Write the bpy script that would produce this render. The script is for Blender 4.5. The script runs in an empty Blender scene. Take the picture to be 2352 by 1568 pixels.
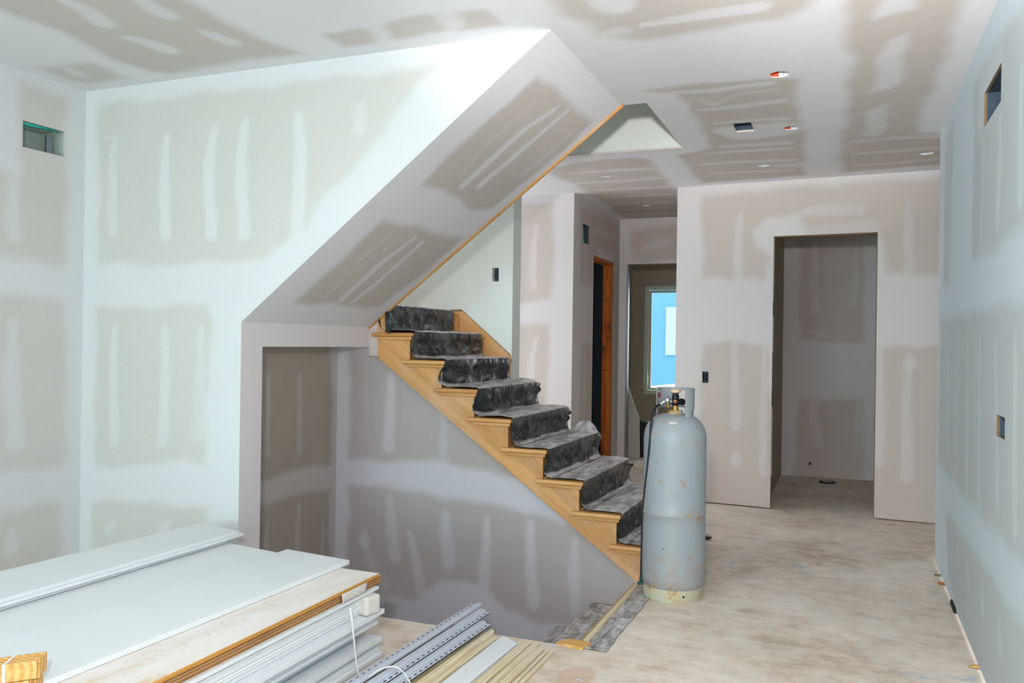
import bpy, bmesh, math, random
import numpy as np
from mathutils import Vector, Matrix, noise as mnoise

random.seed(7)
C = bpy.context.scene.collection
scene = bpy.context.scene

# ------------------------------------------------------------------ camera
W_, H_, F_ = 2352.0, 1568.0, 1917.0
EYE = 1.508
PITCH, ROLL, YAW = 0.0019, 0.0144, -0.3814
def _cam_axes():
    f0 = np.array([math.sin(YAW)*math.cos(PITCH), math.cos(YAW)*math.cos(PITCH), math.sin(PITCH)])
    r0 = np.array([math.cos(YAW), -math.sin(YAW), 0.0])
    u0 = np.cross(r0, f0)
    r = math.cos(ROLL)*r0 + math.sin(ROLL)*u0
    u = -math.sin(ROLL)*r0 + math.cos(ROLL)*u0
    return r, u, f0
CR, CU, CF = _cam_axes()
cam_d = bpy.data.cameras.new('camera'); cam = bpy.data.objects.new('camera', cam_d); C.objects.link(cam)
cam_d.sensor_width = 36.0; cam_d.lens = F_/W_*36.0; cam_d.clip_start = 0.05; cam_d.clip_end = 200
cam.matrix_world = Matrix(((CR[0], CU[0], -CF[0], 0), (CR[1], CU[1], -CF[1], 0), (CR[2], CU[2], -CF[2], EYE), (0, 0, 0, 1)))
scene.camera = cam

# ------------------------------------------------------------------ world, lights, exposure
scene.view_settings.view_transform = 'Standard'
scene.view_settings.look = 'None'
scene.view_settings.exposure = 0.34
scene.view_settings.gamma = 1.0
world = bpy.data.worlds.new('world'); scene.world = world; world.use_nodes = True
wn = world.node_tree.nodes; wl = world.node_tree.links
bg = wn['Background']; bg.inputs['Color'].default_value = (0.90, 0.93, 1.0, 1); bg.inputs['Strength'].default_value = 2.5

def area_light(name, loc, target, size, size_y, power, color, shape='RECTANGLE', spread=math.pi):
    d = bpy.data.lights.new(name, 'AREA'); d.shape = shape; d.size = size
    if shape in ('RECTANGLE', 'ELLIPSE'): d.size_y = size_y
    d.energy = power; d.color = color; d.spread = spread
    o = bpy.data.objects.new(name, d); C.objects.link(o); o.location = loc
    o.rotation_euler = (Vector(target)-Vector(loc)).to_track_quat('-Z', 'Y').to_euler()
    return o
def spot_light(name, loc, target, power, color, angle, blend):
    d = bpy.data.lights.new(name, 'SPOT'); d.energy = power; d.color = color; d.spot_size = math.radians(angle); d.spot_blend = blend
    d.shadow_soft_size = 0.08
    o = bpy.data.objects.new(name, d); C.objects.link(o); o.location = loc
    o.rotation_euler = (Vector(target)-Vector(loc)).to_track_quat('-Z', 'Y').to_euler()
    return o
# the photographer's flash, held above the camera, and daylight entering by the windows behind the camera, plus added ceiling fill spots
area_light('camera_flash', (-0.12, -0.25, 1.98), (-1.3, 6.0, 1.45), 0.16, 0.16, 60, (1.0, 0.93, 0.94), 'DISK')
spot_light('ceiling_fill_spot', (-0.10, -0.20, 1.95), (-0.35, 2.0, 3.05), 560, (1.0, 0.94, 0.96), 52, 0.6)  # added fill beam thrown at the ceiling to lift the dim areas
spot_light('ceiling_fill_spot', (-0.10, -0.20, 1.95), (0.0, 2.35, 3.05), 760, (1.0, 0.94, 0.96), 30, 0.8)  # narrower added fill beam, brightens the middle of the floor and ceiling
area_light('window_daylight', (-3.1, -6.42, 1.65), (-3.1, 0.0, 4.0), 2.0, 2.3, 140, (0.66, 0.98, 0.97))
area_light('window_daylight', (-0.8, -6.42, 1.65), (-0.8, 0.0, 4.0), 2.0, 2.3, 30, (0.80, 1.0, 1.0))
area_light('side_window_daylight', (-4.38, -2.2, 1.6), (0.0, -0.5, 1.3), 1.6, 1.6, 42, (0.30, 0.88, 1.0))
area_light('hall_window_daylight', (-2.2, 11.9, 1.6), (-2.1, 8.0, 0.8), 1.0, 1.5, 7, (1.0, 0.92, 0.88))

# ------------------------------------------------------------------ picture helpers (pixel of the 2352x1568 frame -> point on a real plane)
CP = np.array([0, 0, EYE])
def ray(x, y):
    return CR*(x-W_/2)/F_ - CU*(y-H_/2)/F_ + CF
def hit(x, y, ax, val):
    d = ray(x, y); t = (val-CP[ax])/d[ax]
    return CP + d*t
def hitp(x, y, o, n):
    d = ray(x, y); t = np.dot(np.array(o)-CP, n)/np.dot(d, n)
    return CP + d*t

# ------------------------------------------------------------------ materials
def lin(h):
    h = h.lstrip('#'); v = [int(h[i:i+2], 16)/255 for i in (0, 2, 4)]
    return tuple((c/12.92 if c <= 0.04045 else ((c+0.055)/1.055)**2.4) for c in v) + (1.0,)
MATS = {}
def newmat(name):
    m = bpy.data.materials.new(name); m.use_nodes = True
    nt = m.node_tree; b = nt.nodes['Principled BSDF']
    MATS[name] = m
    return m, nt, b
def N(nt, t, **kw):
    n = nt.nodes.new(t)
    for k, v in kw.items(): setattr(n, k, v)
    return n
def coord(nt, scale=(1, 1, 1), rot=(0, 0, 0)):
    tc = N(nt, 'ShaderNodeTexCoord'); mp = N(nt, 'ShaderNodeMapping')
    mp.inputs['Rotation'].default_value = rot; nt.links.new(tc.outputs['Object'], mp.inputs['Vector'])
    m2 = N(nt, 'ShaderNodeMapping'); m2.inputs['Scale'].default_value = scale; nt.links.new(mp.outputs['Vector'], m2.inputs['Vector'])
    return m2.outputs['Vector']
def noise(nt, vec, scale, detail=4, rough=0.55):
    n = N(nt, 'ShaderNodeTexNoise'); n.inputs['Scale'].default_value = scale
    n.inputs['Detail'].default_value = detail; n.inputs['Roughness'].default_value = rough
    nt.links.new(vec, n.inputs['Vector']); return n.outputs['Fac']
def ramp(nt, fac, stops):
    r = N(nt, 'ShaderNodeValToRGB'); el = r.color_ramp.elements
    while len(el) > 1: el.remove(el[-1])
    el[0].position = stops[0][0]; el[0].color = stops[0][1]
    for p, c in stops[1:]:
        e = el.new(p); e.color = c
    nt.links.new(fac, r.inputs['Fac']); return r.outputs['Color']
def mix(nt, fac, a, b, blend='MIX'):
    m = N(nt, 'ShaderNodeMix', data_type='RGBA', blend_type=blend)
    for sock, v in ((m.inputs['Factor'], fac), (m.inputs['A'], a), (m.inputs['B'], b)):
        if isinstance(v, (int, float)): sock.default_value = v
        elif isinstance(v, tuple): sock.default_value = v
        else: nt.links.new(v, sock)
    return m.outputs['Result']
def math_(nt, op, a, b=0.0, clamp=False):
    m = N(nt, 'ShaderNodeMath', operation=op); m.use_clamp = clamp
    for i, v in enumerate((a, b)):
        if isinstance(v, (int, float)): m.inputs[i].default_value = v
        else: nt.links.new(v, m.inputs[i])
    return m.outputs[0]
def bump(nt, b, h, strength=0.2, dist=0.01):
    n = N(nt, 'ShaderNodeBump'); n.inputs['Strength'].default_value = strength; n.inputs['Distance'].default_value = dist
    nt.links.new(h, n.inputs['Height']); nt.links.new(n.outputs['Normal'], b.inputs['Normal'])
G0, G1 = (0, 0, 0, 1), (1, 1, 1, 1)

def drywall(name, paper, mud, rough=0.85):
    """grey-brown board paper with smeared white joint compound; 'mud' is the coat mask worked out per wall"""
    m, nt, b = newmat(name)
    at = N(nt, 'ShaderNodeAttribute', attribute_name='mud')
    v = coord(nt)
    n1 = noise(nt, v, 9, 5); n2 = noise(nt, v, 55, 3); n3 = noise(nt, v, 1.6, 3)
    k = math_(nt, 'ADD', at.outputs['Fac'], math_(nt, 'MULTIPLY', math_(nt, 'SUBTRACT', n1, 0.5), math_(nt, 'MULTIPLY', math_(nt, 'MULTIPLY', at.outputs['Fac'], math_(nt, 'SUBTRACT', 1.0, at.outputs['Fac'])), 1.3)), True)
    pc = mix(nt, n3, paper, tuple(c*0.93 for c in paper[:3])+(1,))
    mc = mix(nt, n1, mud, tuple(c*0.965 for c in mud[:3])+(1,))
    col = mix(nt, k, pc, mc)
    col = mix(nt, 0.05, col, n2, 'OVERLAY')
    nt.links.new(col, b.inputs['Base Color'])
    b.inputs['Roughness'].default_value = rough
    b.inputs['Specular IOR Level'].default_value = 0.25
    bump(nt, b, math_(nt, 'ADD', at.outputs['Fac'], math_(nt, 'MULTIPLY', n2, 0.3)), 0.12, 0.002)
    return m
DW_L = drywall('drywall_left', lin('#cfccc6'), lin('#d8dadb'))
DW_C = drywall('drywall_ceiling', lin('#c9c1b7'), lin('#e5e5e7'))
DW_F = drywall('drywall_far', lin('#cdc1b8'), lin('#dcd7d6'))
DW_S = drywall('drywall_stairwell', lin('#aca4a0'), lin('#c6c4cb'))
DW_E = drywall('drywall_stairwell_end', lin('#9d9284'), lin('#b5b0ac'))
DW_R = drywall('drywall_right_window_tint', lin('#c4cacb'), lin('#d3dfe6'))  # bluer board: the cyan cast of the window light is put into the colour
DW_W = drywall('drywall_white', lin('#cfd4cb'), lin('#e2eae4'))
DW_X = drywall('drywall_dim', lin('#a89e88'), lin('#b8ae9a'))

def plain(name, col, rough=0.6, metal=0.0, var=0.08, scale=12, spec=0.4, bmp=0.0):
    m, nt, b = newmat(name); v = coord(nt); n = noise(nt, v, scale, 4)
    c = mix(nt, n, tuple(x*(1-var) for x in col[:3])+(1,), tuple(min(1, x*(1+var)) for x in col[:3])+(1,))
    nt.links.new(c, b.inputs['Base Color']); b.inputs['Roughness'].default_value = rough
    b.inputs['Metallic'].default_value = metal; b.inputs['Specular IOR Level'].default_value = spec
    if bmp: bump(nt, b, noise(nt, v, scale*6, 3), bmp, 0.003)
    return m
def wood(name, c1, c2, rot=(0, 0, 0), scale=(1.2, 14, 14), rough=0.45, spec=0.4, dust=0.0, wv=0.3):
    m, nt, b = newmat(name); v = coord(nt, scale, rot)
    n = noise(nt, v, 3.0, 6, 0.6); w = N(nt, 'ShaderNodeTexWave'); w.inputs['Scale'].default_value = 0.9
    w.inputs['Distortion'].default_value = 5.0; w.inputs['Detail'].default_value = 3; w.bands_direction = 'Y'
    nt.links.new(v, w.inputs['Vector'])
    f = math_(nt, 'ADD', math_(nt, 'MULTIPLY', n, 1-wv), math_(nt, 'MULTIPLY', w.outputs['Fac'], wv))
    c = ramp(nt, f, [(0.3, c2), (0.65, c1)])
    if dust:
        d = noise(nt, coord(nt), 3.2, 5)
        c = mix(nt, math_(nt, 'MULTIPLY', ramp(nt, d, [(0.45, G0), (0.75, G1)]), dust), c, lin('#d8cfc6'))
    nt.links.new(c, b.inputs['Base Color']); b.inputs['Roughness'].default_value = rough
    b.inputs['Specular IOR Level'].default_value = spec
    bump(nt, b, n, 0.06, 0.003)
    return m
WOOD_ST = wood('oak_stringer', lin('#d8a468'), lin('#bf8a50'), (0, math.radians(-36.5), 0), (1.0, 10, 12), 0.42, 0.4, 0.25)
WOOD_TR = wood('oak_tread', lin('#d9a568'), lin('#c18a4e'), (0, 0, 0), (1.5, 10, 16), 0.4, 0.4)
WOOD_JAMB = wood('fir_stud', lin('#c8702f'), lin('#9c4c1a'), (0, math.pi/2, 0), (1.0, 14, 14), 0.7, 0.3)
WOOD_PINE = wood('pine', lin('#e3b673'), lin('#c48f4a'), (0, 0, 0), (2, 20, 20), 0.65, 0.3)
WOOD_BEAD = wood('pale_wood_strip', lin('#e6dabd'), lin('#cfba90'), (0, 0, math.pi/2), (1.5, 18, 18), 0.7, 0.25, 0.35)
WOOD_TRIM = wood('soffit_edge_wood', lin('#d6a05c'), lin('#b9813f'), (0, math.radians(37.8), 0), (1, 16, 16), 0.5, 0.3, 0.3)
MDF_TAN = wood('mdf_edge', lin('#d3a058'), lin('#c28b46'), (0, 0, math.pi/2), (1, 30, 60), 0.8, 0.15)
MDF_BRN = wood('hardboard_edge', lin('#c18a48'), lin('#a0692e'), (0, 0, math.pi/2), (1, 40, 90), 0.8, 0.15)
WHITE = plain('white_primer', lin('#e4eaea'), 0.55, 0, 0.02, 6, 0.3)
WHITE2 = plain('white_primer_dim', lin('#e2e7e9'), 0.6, 0, 0.03, 9, 0.3)
GALV = plain('galvanised_steel', lin('#9aa3ab'), 0.4, 0.85, 0.15, 20)
VINYL = plain('grey_vinyl_profile', lin('#c3c9d6'), 0.45, 0, 0.05, 14, 0.4)
DUCT = plain('duct_metal', lin('#bccac2'), 0.5, 0.1, 0.2, 18)
DUCTG = plain('duct_metal_green', lin('#2fb3a6'), 0.5, 0.1, 0.2, 20)
BOXBLUE = plain('dark_blue_box', lin('#3c4f60'), 0.6, 0, 0.3, 40)
DARK = plain('dark_void', lin('#1c2226'), 0.7, 0, 0.2, 10)
DARKBLUE = plain('dark_blue_steel', lin('#26303c'), 0.4, 0.3, 0.3, 2)
PAPEREDGE = plain('torn_board_edge', lin('#8d7254'), 0.95, 0, 0.25, 60)
TORN = plain('torn_white_edge', lin('#d7d2c8'), 0.95, 0, 0.15, 60)
CANW = plain('lamp_can_white', lin('#e8ecf2'), 0.4)
ORANGE = plain('orange_sticker', lin('#d8501c'), 0.6)
VALVEBLK = plain('valve_black', lin('#14181b'), 0.35, 0, 0.2, 60)
CREAM = plain('cream_knob', lin('#e3c3a0'), 0.5)
BRASS = plain('brass', lin('#c79a54'), 0.35, 0.8)
COPPER = plain('dull_copper', lin('#a8654a'), 0.6, 0.3)
REDF = plain('faded_red_print', lin('#c58c86'), 0.6)
STEEL = plain('regulator_zinc', lin('#b4b7b8'), 0.35, 0.6, 0.25, 60)
RUBBER = plain('black_rubber_hose', lin('#20262d'), 0.5, 0, 0.3, 40)
GREENF = plain('green_fitting', lin('#1d4a40'), 0.5)
STRAP = plain('white_strap', lin('#e6ebe8'), 0.5)
PVC = plain('window_vinyl', lin('#c8d3c4'), 0.45)
PLAST = plain('wrapping_paper', lin('#d8d4cc'), 0.35, 0, 0.1, 30)
PLYD = plain('joist_dark', lin('#5c5548'), 0.9)
BLUECH = plain('blue_chalk', lin('#86a9cf'), 0.9)
INK = plain('black_marker', lin('#1b1512'), 0.7)
REDL = plain('red_label', lin('#a5403a'), 0.5)
LABW = plain('label_white', lin('#d4cfd2'), 0.5)
PINKINS = plain('pink_insulation', lin('#b98a8c'), 0.95)

# dusty top of the big panel
m, nt, b = newmat('mdf_dusty_white'); v = coord(nt, (1, 0.35, 1)); n = noise(nt, v, 7, 6, 0.65); n2 = noise(nt, coord(nt), 38, 3)
c = ramp(nt, n, [(0.40, lin('#ece8e3')), (0.56, lin('#e6ddd2')), (0.66, lin('#dcbf98'))])
c = mix(nt, math_(nt, 'MULTIPLY', ramp(nt, n2, [(0.62, G0), (0.68, G1)]), 0.3), c, lin('#b9b0a4'))
nt.links.new(c, b.inputs['Base Color']); b.inputs['Roughness'].default_value = 0.6; MDF_TOP = m

# subfloor
m, nt, b = newmat('subfloor'); v = coord(nt); vs = coord(nt, (0.8, 1.25, 1))
n1 = noise(nt, v, 1.3, 5, 0.6); n2 = noise(nt, vs, 9, 6, 0.7); n3 = noise(nt, v, 60, 3, 0.6); n4 = noise(nt, v, 3.1, 5, 0.6)
c = ramp(nt, math_(nt, 'ADD', math_(nt, 'MULTIPLY', n1, 0.55), math_(nt, 'MULTIPLY', n2, 0.45)), [(0.36, lin('#bfab93')), (0.48, lin('#dfd0be')), (0.60, lin('#f0e6d9'))])
c = mix(nt, math_(nt, 'MULTIPLY', ramp(nt, n4, [(0.5, G0), (0.72, G1)]), 0.55), c, lin('#e8e4dc'))
c = mix(nt, math_(nt, 'MULTIPLY', ramp(nt, n3, [(0.60, G0), (0.74, G1)]), 0.35), c, lin('#b3a28c'))
nb = noise(nt, vs, 2.3, 3)
sp = noise(nt, v, 22, 2); 
c = mix(nt, math_(nt, 'MULTIPLY', ramp(nt, sp, [(0.70, G0), (0.73, G1)]), 0.6), c, lin('#ece6dd'))
for (px_, py_, ra, rb) in ((1690,1297,.09,.16),(1830,1302,.07,.08),(1757,1436,.06,.06),(2110,1552,.12,.05),(2210,1556,.10,.05),(1935,1175,.10,.10)):
    q_ = hit(px_, py_, 2, 0.0)
    vm = N(nt, 'ShaderNodeVectorMath', operation='SUBTRACT'); nt.links.new(v, vm.inputs[0]); vm.inputs[1].default_value = (float(q_[0]), float(q_[1]), 0)
    vq = N(nt, 'ShaderNodeVectorMath', operation='MULTIPLY'); nt.links.new(vm.outputs[0], vq.inputs[0]); vq.inputs[1].default_value = (1/ra, 1/rb, 0)
    vl = N(nt, 'ShaderNodeVectorMath', operation='LENGTH'); nt.links.new(vq.outputs[0], vl.inputs[0])
    msk = math_(nt, 'MULTIPLY', ramp(nt, vl.outputs['Value'], [(0.35, G1), (1.0, G0)]), ramp(nt, noise(nt, v, 17, 3), [(0.50, G0), (0.58, G1)]))
    c = mix(nt, math_(nt, 'MULTIPLY', msk, 0.75), c, lin('#9dbdd8'))
q_ = hit(1322, 1552, 2, 0.0)
vm = N(nt, 'ShaderNodeVectorMath', operation='SUBTRACT'); nt.links.new(v, vm.inputs[0]); vm.inputs[1].default_value = (float(q_[0]), float(q_[1]), 0)
vq = N(nt, 'ShaderNodeVectorMath', operation='MULTIPLY'); nt.links.new(vm.outputs[0], vq.inputs[0]); vq.inputs[1].default_value = (1/.10, 1/.13, 0)
vl = N(nt, 'ShaderNodeVectorMath', operation='LENGTH'); nt.links.new(vq.outputs[0], vl.inputs[0])
c = mix(nt, math_(nt, 'MULTIPLY', ramp(nt, vl.outputs['Value'], [(0.75, G1), (0.95, G0)]), 0.5), c, lin('#c8a086'))
nt.links.new(c, b.inputs['Base Color']); b.inputs['Roughness'].default_value = 0.8; b.inputs['Specular IOR Level'].default_value = 0.2
bump(nt, b, math_(nt, 'ADD', n2, math_(nt, 'MULTIPLY', n3, 0.5)), 0.15, 0.004); FLOOR = m

# black sheeting with plaster dust lying on its level parts
def sheeting(name, dusty):
    m, nt, b = newmat(name); v = coord(nt); vs = coord(nt, (3.5, 0.8, 1))
    g = N(nt, 'ShaderNodeNewGeometry'); sx = N(nt, 'ShaderNodeSeparateXYZ'); nt.links.new(g.outputs['Normal'], sx.inputs[0])
    up = ramp(nt, sx.outputs['Z'], [(0.30, G0), (0.85, G1)])
    n1 = noise(nt, vs, 5.5, 6, 0.7); n2 = noise(nt, v, 4.2, 5, 0.7); n3 = noise(nt, v, 30, 4)
    d = math_(nt, 'MULTIPLY', up, ramp(nt, n1, [(0.36, (0.30, 0.30, 0.30, 1)), (0.58, G1)]))
    d = math_(nt, 'MULTIPLY', math_(nt, 'ADD', d, math_(nt, 'MULTIPLY', ramp(nt, n2, [(0.52, G0), (0.72, G1)]), 0.16), True), dusty)
    base = mix(nt, ramp(nt, n2, [(0.38, G0), (0.62, G1)]), lin('#0f1613'), lin('#2f353a'))
    c = mix(nt, d, base, lin('#e6e0de'))
    c = mix(nt, math_(nt, 'MULTIPLY', ramp(nt, n3, [(0.70, G0), (0.73, G1)]), 0.65), c, lin('#c9cac4'))
    nt.links.new(c, b.inputs['Base Color'])
    nt.links.new(ramp(nt, d, [(0, (0.27, 0.27, 0.27, 1)), (0.5, (0.75, 0.75, 0.75, 1))]), b.inputs['Roughness'])
    b.inputs['Specular IOR Level'].default_value = 0.6
    dn = N(nt, 'ShaderNodeTexNoise'); dn.inputs['Scale'].default_value = 4; nt.links.new(v, dn.inputs['Vector'])
    hs_ = []
    for sc, w_ in ((5.5, 1.0), (13, 0.5)):
        vo = N(nt, 'ShaderNodeTexVoronoi', feature='F1'); vo.inputs['Scale'].default_value = sc
        nt.links.new(mix(nt, 0.35, v, dn.outputs['Color']), vo.inputs['Vector']); hs_.append(math_(nt, 'MULTIPLY', vo.outputs['Distance'], w_))
    bump(nt, b, math_(nt, 'ADD', math_(nt, 'ADD', hs_[0], hs_[1]), math_(nt, 'MULTIPLY', n2, 1.2)), 0.75, 0.03)
    return m
SHEET = sheeting('black_sheeting', 0.95)
SHEET2 = sheeting('black_sheeting_dusty', 0.75)

# painted gas cylinder with rust
m, nt, b = newmat('cylinder_paint'); v = coord(nt); vs = coord(nt, (6, 6, 0.8))
n1 = noise(nt, v, 3, 4); ns = noise(nt, vs, 3.2, 5, 0.65); nr = noise(nt, v, 16, 5, 0.65); nbk = noise(nt, v, 30, 2)
sx = N(nt, 'ShaderNodeSeparateXYZ'); tc = N(nt, 'ShaderNodeTexCoord'); nt.links.new(tc.outputs['Object'], sx.inputs[0])
low = ramp(nt, sx.outputs['Z'], [(0.05, G1), (0.45, G0)])
seam = ramp(nt, math_(nt, 'ABSOLUTE', math_(nt, 'SUBTRACT', sx.outputs['Z'], 0.50)), [(0.0, G1), (0.06, G0)])
c = mix(nt, n1, lin('#949ea5'), lin('#a5adb2'))
c = mix(nt, math_(nt, 'MULTIPLY', ramp(nt, ns, [(0.52, G0), (0.7, G1)]), 0.55), c, lin('#a9ab9f'))
rust = math_(nt, 'ADD', math_(nt, 'ADD', ramp(nt, nr, [(0.62, G0), (0.68, G1)]), math_(nt, 'MULTIPLY', math_(nt, 'MULTIPLY', low, low), ramp(nt, nr, [(0.42, G0), (0.62, G1)]))), math_(nt, 'MULTIPLY', seam, ramp(nt, nr, [(0.52, G0), (0.62, G1)])), True)
c = mix(nt, math_(nt, 'MULTIPLY', rust, 0.75), c, lin('#b07f46'))
c = mix(nt, math_(nt, 'MULTIPLY', ramp(nt, nbk, [(0.735, G0), (0.75, G1)]), 0.8), c, lin('#5a4636'))
nt.links.new(c, b.inputs['Base Color']); b.inputs['Roughness'].default_value = 0.42; CYL = m
m, nt, b = newmat('cylinder_foot_paint'); v = coord(nt); nr = noise(nt, v, 14, 5, 0.65)
c = ramp(nt, nr, [(0.38, lin('#bdc0b2')), (0.55, lin('#c2b693')), (0.68, lin('#a87437'))])
nt.links.new(c, b.inputs['Base Color']); b.inputs['Roughness'].default_value = 0.55; CYLF = m

# window glass
m, nt, b = newmat('window_glass')
b.inputs['Base Color'].default_value = (0.9, 0.97, 1, 1); b.inputs['Roughness'].default_value = 0.02
b.inputs['Transmission Weight'].default_value = 1.0; b.inputs['IOR'].default_value = 1.02; GLASS = m
HOUSEW = plain('pale_house_wall', lin('#a9c2cf'), 0.8)
HOUSEB = plain('blue_house_wall', lin('#6399bb'), 0.8)

# ------------------------------------------------------------------ object helpers
def tag(o, label=None, cat=None, group=None, kind=None):
    if label: o['label'] = label
    if cat: o['category'] = cat
    if group: o['group'] = group
    if kind: o['kind'] = kind
    return o
def empty(name, loc, label=None, cat=None, group=None, rz=0):
    o = bpy.data.objects.new(name, None); C.objects.link(o); o.location = loc; o.rotation_euler = (0, 0, rz)
    o.empty_display_size = 0.1
    return tag(o, label, cat, group)
class MB:
    def __init__(s): s.v = []; s.f = []; s.mi = []; s.smooth = False
    def add(s, vs, fs, mi=0):
        k = len(s.v); s.v += [tuple(p) for p in vs]; s.f += [tuple(i+k for i in f) for f in fs]; s.mi += [mi]*len(fs)
    def box(s, x0, x1, y0, y1, z0, z1, mi=0):
        s.add([(x0,y0,z0),(x1,y0,z0),(x1,y1,z0),(x0,y1,z0),(x0,y0,z1),(x1,y0,z1),(x1,y1,z1),(x0,y1,z1)],
              [(0,3,2,1),(4,5,6,7),(0,1,5,4),(1,2,6,5),(2,3,7,6),(3,0,4,7)], mi); return s
    def prism(s, poly, axis, a, b, mi=0):
        """poly: 2D outline (in the two remaining axes, ascending order), extruded along axis from a to b"""
        n = len(poly); o = [i for i in range(3) if i != axis]
        def P(q, t):
            p = [0, 0, 0]; p[o[0]] = q[0]; p[o[1]] = q[1]; p[axis] = t; return p
        vs = [P(q, a) for q in poly]+[P(q, b) for q in poly]
        fs = [tuple(range(n))[::-1], tuple(range(n, 2*n))]+[(i, (i+1) % n, n+(i+1) % n, n+i) for i in range(n)]
        s.add(vs, fs, mi); return s
    def tube(s, pts, r, n=10, cap=True, mi=0):
        pts = [Vector(p) for p in pts]; rs = r if isinstance(r, (list, tuple)) else [r]*len(pts); rings = []
        up = Vector((0.12, 0.31, 0.94)); k = len(s.v); vs = []; fs = []
        prev = None
        for i, p in enumerate(pts):
            t = (pts[min(i+1, len(pts)-1)]-pts[max(i-1, 0)]).normalized()
            a = t.cross(up) if prev is None else prev - t*prev.dot(t)
            a.normalize(); prev = a; bb = t.cross(a)
            for j in range(n):
                w = 2*math.pi*j/n; vs.append(p+(a*math.cos(w)+bb*math.sin(w))*rs[i])
        for i in range(len(pts)-1):
            for j in range(n):
                fs.append((i*n+j, i*n+(j+1) % n, (i+1)*n+(j+1) % n, (i+1)*n+j))
        if cap: fs += [tuple(range(n))[::-1], tuple(range((len(pts)-1)*n, len(pts)*n))]
        s.add(vs, fs, mi); s.smooth = True; return s
    def lathe(s, prof, n=64, c=(0, 0, 0), mi=0):
        vs = []; fs = []
        for r, z in prof:
            for j in range(n):
                w = 2*math.pi*j/n; vs.append((c[0]+r*math.cos(w), c[1]+r*math.sin(w), c[2]+z))
        for i in range(len(prof)-1):
            for j in range(n): fs.append((i*n+j, i*n+(j+1) % n, (i+1)*n+(j+1) % n, (i+1)*n+j))
        s.add(vs, fs, mi); s.smooth = True; return s
    def build(s, name, mats, parent=None, bevel=0.0, smooth=None, loc=None, segs=2):
        me = bpy.data.meshes.new(name); 
        off = Vector(parent_world(parent)) if parent else Vector(loc or (0, 0, 0))
        me.from_pydata([tuple(Vector(p)-off) if not (parent and False) else p for p in s.v], [], s.f)
        if not isinstance(mats, (list, tuple)): mats = [mats]
        for mm in mats: me.materials.append(mm)
        me.polygons.foreach_set('material_index', s.mi)
        bm = bmesh.new(); bm.from_mesh(me); bmesh.ops.remove_doubles(bm, verts=bm.verts, dist=1e-6); bmesh.ops.recalc_face_normals(bm, faces=bm.faces)
        bm.to_mesh(me); bm.free()
        o = bpy.data.objects.new(name, me); C.objects.link(o)
        if parent:
            o.parent = parent; R = parent_rot(parent)
            if abs(R) > 1e-9:
                me.transform(Matrix.Rotation(-R, 4, 'Z'))
        else: o.location = off
        sm = s.smooth if smooth is None else smooth
        if sm:
            for p in me.polygons: p.use_smooth = True
            mod = o.modifiers.new('es', 'EDGE_SPLIT'); mod.split_angle = math.radians(38)
        if bevel:
            mod = o.modifiers.new('bevel', 'BEVEL'); mod.width = bevel; mod.segments = segs; mod.limit_method = 'ANGLE'
        return o
def parent_world(p):
    v = Vector((0, 0, 0)); 
    while p: v += Vector(p.location); p = p.parent
    return v
def parent_rot(p):
    r = 0
    while p: r += p.rotation_euler.z; p = p.parent
    return r

# --------------------------------------------------- gridded board surfaces with a compound mask
def seg_dist(P, a, b):
    d = b-a; t = np.clip(((P-a)@d)/max(d@d, 1e-12), 0, 1)
    q = a+t[:, None]*d
    return np.linalg.norm(P-q, axis=1), t
def poly_sd(P, poly):
    n = len(poly); D = np.full(len(P), 1e9); inside = np.zeros(len(P), bool)
    for i in range(n):
        a = poly[i]; b = poly[(i+1) % n]
        d, _ = seg_dist(P, a, b); D = np.minimum(D, d)
        c = ((a[1] > P[:, 1]) != (b[1] > P[:, 1]))
        with np.errstate(divide='ignore', invalid='ignore'):
            xi = (b[0]-a[0])*(P[:, 1]-a[1])/(b[1]-a[1])+a[0]
        inside ^= c & (P[:, 0] < xi)
    return np.where(inside, D, -D)
def sstep(x): x = np.clip(x, 0, 1); return x*x*(3-2*x)
def wob(P, amp, seed):
    x, y = P[:, 0], P[:, 1]; s = seed*1.7
    dx = np.sin(y*9.1+s)*0.5+np.sin(y*21.3+x*7+s*2)*0.3+np.sin(x*33+y*14+s*3)*0.2
    dy = np.sin(x*8.3+s*1.3)*0.5+np.sin(x*19.7-y*6+s*2.2)*0.3+np.sin(y*31-x*12+s)*0.2
    return P+amp*np.stack([dx, dy], 1)

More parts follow.
